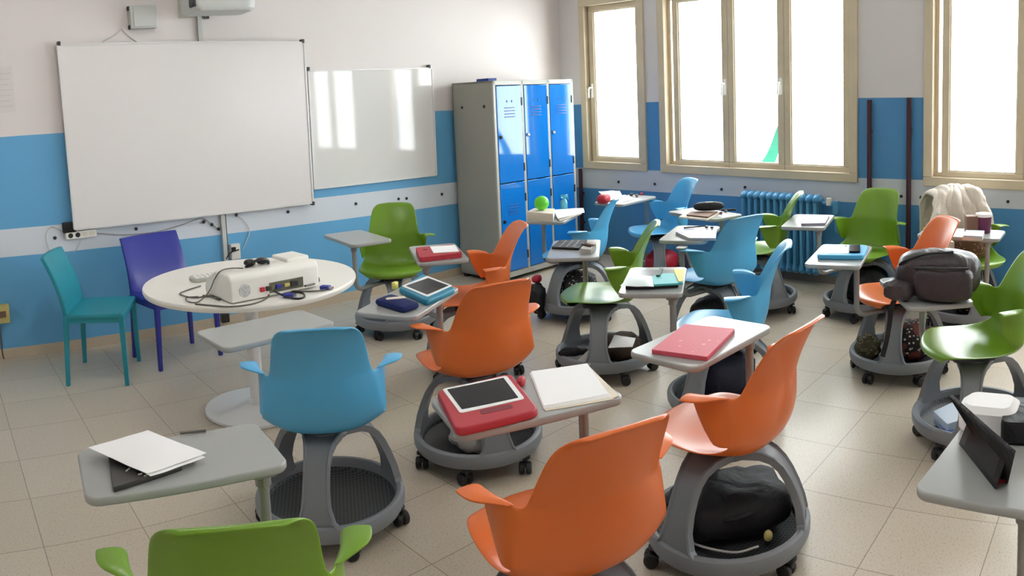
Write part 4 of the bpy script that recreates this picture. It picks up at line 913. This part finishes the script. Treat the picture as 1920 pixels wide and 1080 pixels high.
# --------------- jacket over the back of the green chair by the window
rq = ROOTS['q']; rows, n = [], 36
prof = [(-.205, .60), (-.195, .68), (-.205, .76), (-.235, .83), (-.28, .885), (-.335, .905), (-.40, .885), (-.44, .82), (-.455, .73), (-.46, .63), (-.455, .55)]
prof = [v.to_2d() for v in spline([(y, z, 0) for y, z in prof], 3)]
vs = []
for i, pz in enumerate(prof):
    v_ = i / (len(prof) - 1)
    for j in range(n + 1):
        u = -1 + 2 * j / n; hw = .225 + .02 * math.sin(PI * v_) - .075 * max(0, 1 - abs(v_ - .45) * 4) + .03 * noise.noise(Vector((v_ * 4, 2, 1)))
        fold = .030 * noise.noise(Vector((u * 3.2, v_ * 4.0, 4))) + .022 * noise.noise(Vector((u * 7, v_ * 9, 9)))
        vs.append((u * hw, pz.x + fold + (.05 if v_ < .45 else -.0) * u * u, pz.y + fold * .8 - .06 * u ** 4 + .012 * noise.noise(Vector((u * 4, 7, v_ * 2)))))
fs = [(i * (n + 1) + j, i * (n + 1) + j + 1, (i + 1) * (n + 1) + j + 1, (i + 1) * (n + 1) + j) for i in range(len(prof) - 1) for j in range(n)]
jk = MB().add(vs, fs).build('jacket', M['jacket'], None, loc=rq.location, rz=rq.rotation_euler.z, ang=180)
s_ = jk.modifiers.new('thick', 'SOLIDIFY'); s_.thickness = .022; s_.offset = 1
s_ = jk.modifiers.new('smooth', 'SUBSURF'); s_.levels = s_.render_levels = 1
tag(jk, 'cream jacket draped over a green chair by the window', 'jacket')

# --------------- projector, headphones, keyboard and cables on the round table
TT = TZ + .0005
F0, F1 = at(434, 572, TT), at(600, 538, TT)                       # near corners of the projector
ax = (F1 - F0); PLN = ax.length; rz = math.atan2(ax.y, ax.x); back = Vector((-ax.y, ax.x, 0)).normalized()
if back.dot(F0) < 0: back = -back
PLN = min(PLN, .50); PD = .30
pj = thing('table_projector', 'white projector with its ports facing out on the round table', 'projector', tuple(F0 + ax.normalized() * PLN / 2 + back * PD / 2), rz)
HX, HY, HZ = PLN / 2, PD / 2, .135
prof = [(-HY, .004), (-HY, HZ - .02), (-HY + .02, HZ), (HY * .15, HZ), (HY * .75, HZ - .045), (HY, HZ - .085), (HY, .004)]
MB().loops([[(sx * HX, y, z) for y, z in prof] for sx in (-1, 1)]).build('housing', M['white_plastic'], pj, True, .012, seg=3)
MB().lathe([(.0, .002), (.03, .002), (.031, .001), (.031, 0)], 28).build('speaker_grille', M['speaker_grille'], pj, loc=(-HX + .075, -HY - .0003, .055)).rotation_euler = (PI / 2, 0, 0)
pp = MB().box((.055, -HY - .001, .045), (.19, .004, .05)).build('port_panel', M['port_dark'], pj, True, .001)
for x, mm, wd_, hh in ((-.10, 'port_red', .022, .022), (-.072, 'dark_plastic', .018, .022), (-.045, 'port_dark', .02, .018), (-.01, 'vga_blue', .03, .022), (.035, 'yellow_plate', .03, .016), (.075, 'dark_plastic', .04, .026)):
    MB().box((x + .02, -HY - .006, .046), (wd_, .012, hh)).build('port', M[mm], pj, True, .002)
MB().box((HX - .07, HY * .05, HZ + .008), (.13, .16, .022)).build('lens_cover', M['white_plastic'], pj, True, .008)
pw = pj.matrix_basis
hp = pw @ Vector((-.03, -.02, HZ)); hd = thing('headphones', 'black headphones resting on the white projector', 'headphones', tuple(hp), rz)
m = MB(); m.tube([(.062 * math.cos(a), -.035 * math.sin(a) , -.0 + .034 * math.sin(a)) for a in [PI * k / 16 for k in range(17)]], .007, 10); m.build('headband', M['black'], hd)
for sx in (-1, 1): MB().ellipsoid((sx * .034, .012, .018), (.030, .034, .0175), 16, 10).build('ear_cup', M['black'], hd)
p = at(556, 492, TT + HZ + .0); wb = pw @ Vector((.10, .06, HZ))
K0, K1 = at(361, 527, TT), at(438, 516, TT); kx = K1 - K0; krz = math.atan2(kx.y, kx.x)
kb = thing('keyboard', 'pale grey keyboard lying left of the white projector', 'keyboard', tuple((K0 + K1) / 2), krz)
MB().slab(rrect(.26, .11, .03), [(.004, 0), (0, .004), (0, .016), (.004, .02)]).build('body', M['locker_grey'], kb)
for r_ in range(3):
    for c_ in range(8): MB().slab(rrect(.022, .022, .004), [(0, .0195), (.002, .024)]).build('key', M['white_plastic'], kb, loc=(-.098 + .028 * c_, -.03 + .03 * r_, 0))
def cable(px, z, rad, mm, label, zs=None):
    P = [at(x, y, (zs[i] if zs else z)) for i, (x, y) in enumerate(px)]
    tag(MB().tube(spline(P, 6), rad, 8).build('cable', mm), label, 'cable')
cable([(376, 536), (345, 546), (338, 552), (362, 558), (392, 556), (412, 562), (410, 556), (380, 554)], TT + .004, .0035, M['wire_grey'], 'grey keyboard cable coiled on the round table')
cable([(456, 503), (434, 503), (414, 508), (402, 524), (392, 546), (372, 566), (352, 565), (350, 558), (372, 556)], 0, .003, M['wire_grey'], 'thin headphone cable falling from the projector to the table', [TT + HZ + .010, TT + HZ + .010, TT + HZ + .006, TT + .10, TT + .03, TT + .006, TT + .004, TT + .004, TT + .004])
cable([(366, 570), (400, 573), (430, 575), (468, 571), (496, 562), (505, 552)], 0, .004, M['wire_grey'], 'grey lead running along the front of the projector', [TT + .004] * 4 + [TT + .01, TT + .035])
cable([(512, 545), (526, 552), (542, 558), (560, 560), (571, 556), (566, 549), (545, 546)], 0, .005, M['wire_black'], 'black cable curling before the projector ports', [TT + .035, TT + .015, TT + .008] + [TT + .006] * 4)
cable([(530, 541), (556, 546), (585, 546), (606, 544), (612, 540)], TT + .006, .004, M['wire_grey'], 'grey cable running right from the projector ports')
cable([(572, 536), (590, 532), (598, 527), (597, 521)], 0, .005, M['wire_black'], 'black cable rising at the right end of the projector', [TT + .04, TT + .02, TT + .012, TT + .012])
def plug(px, mm, rz_, label):
    p_ = at(px[0], px[1], TT + .012); t_ = thing('video_plug', label, 'plug', (p_.x, p_.y, TT), rz_)
    MB().box((0, 0, .010), (.05, .034, .018)).build('body', mm, t_, True, .004); MB().box((.032, 0, .010), (.016, .024, .010)).build('pins', M['steel'], t_, True, .001)
plug((540, 553), M['vga_blue'], -.4, 'blue video plug lying before the projector ports')
plug((610, 538), M['vga_blue'], -1.0, 'blue video plug lying at the right of the projector')

# ------------------------------------------------------------------ added fill lights above the view, and picture settings
for x_, y_ in ((0.9, 3.4), (0.9, 0.4)):  # unseen fixtures, added to brighten the room beyond the window daylight
    t = thing('fill_light', 'long white fill light added at the ceiling, out of view', 'light', (x_, y_, CEIL - 0.12), 0, 'added fill lights')
    MB().box((0, 0, 0.095), (1.3, 0.2, 0.05)).build('housing', M['white_plastic'], t, True, 0.01)
    MB().box((0, 0, 0.05), (1.24, 0.16, 0.04)).build('fill_panel', M['fill_glow'], t, True, 0.01)
SC.view_settings.view_transform = 'Standard'; SC.view_settings.look = 'None'; SC.view_settings.exposure = 0.7; SC.view_settings.gamma = 1.0; SC.view_settings.use_curve_mapping = False
SC.cycles.max_bounces = 8; SC.cycles.diffuse_bounces = 5; SC.cycles.transparent_max_bounces = 12; SC.cycles.sample_clamp_indirect = 8
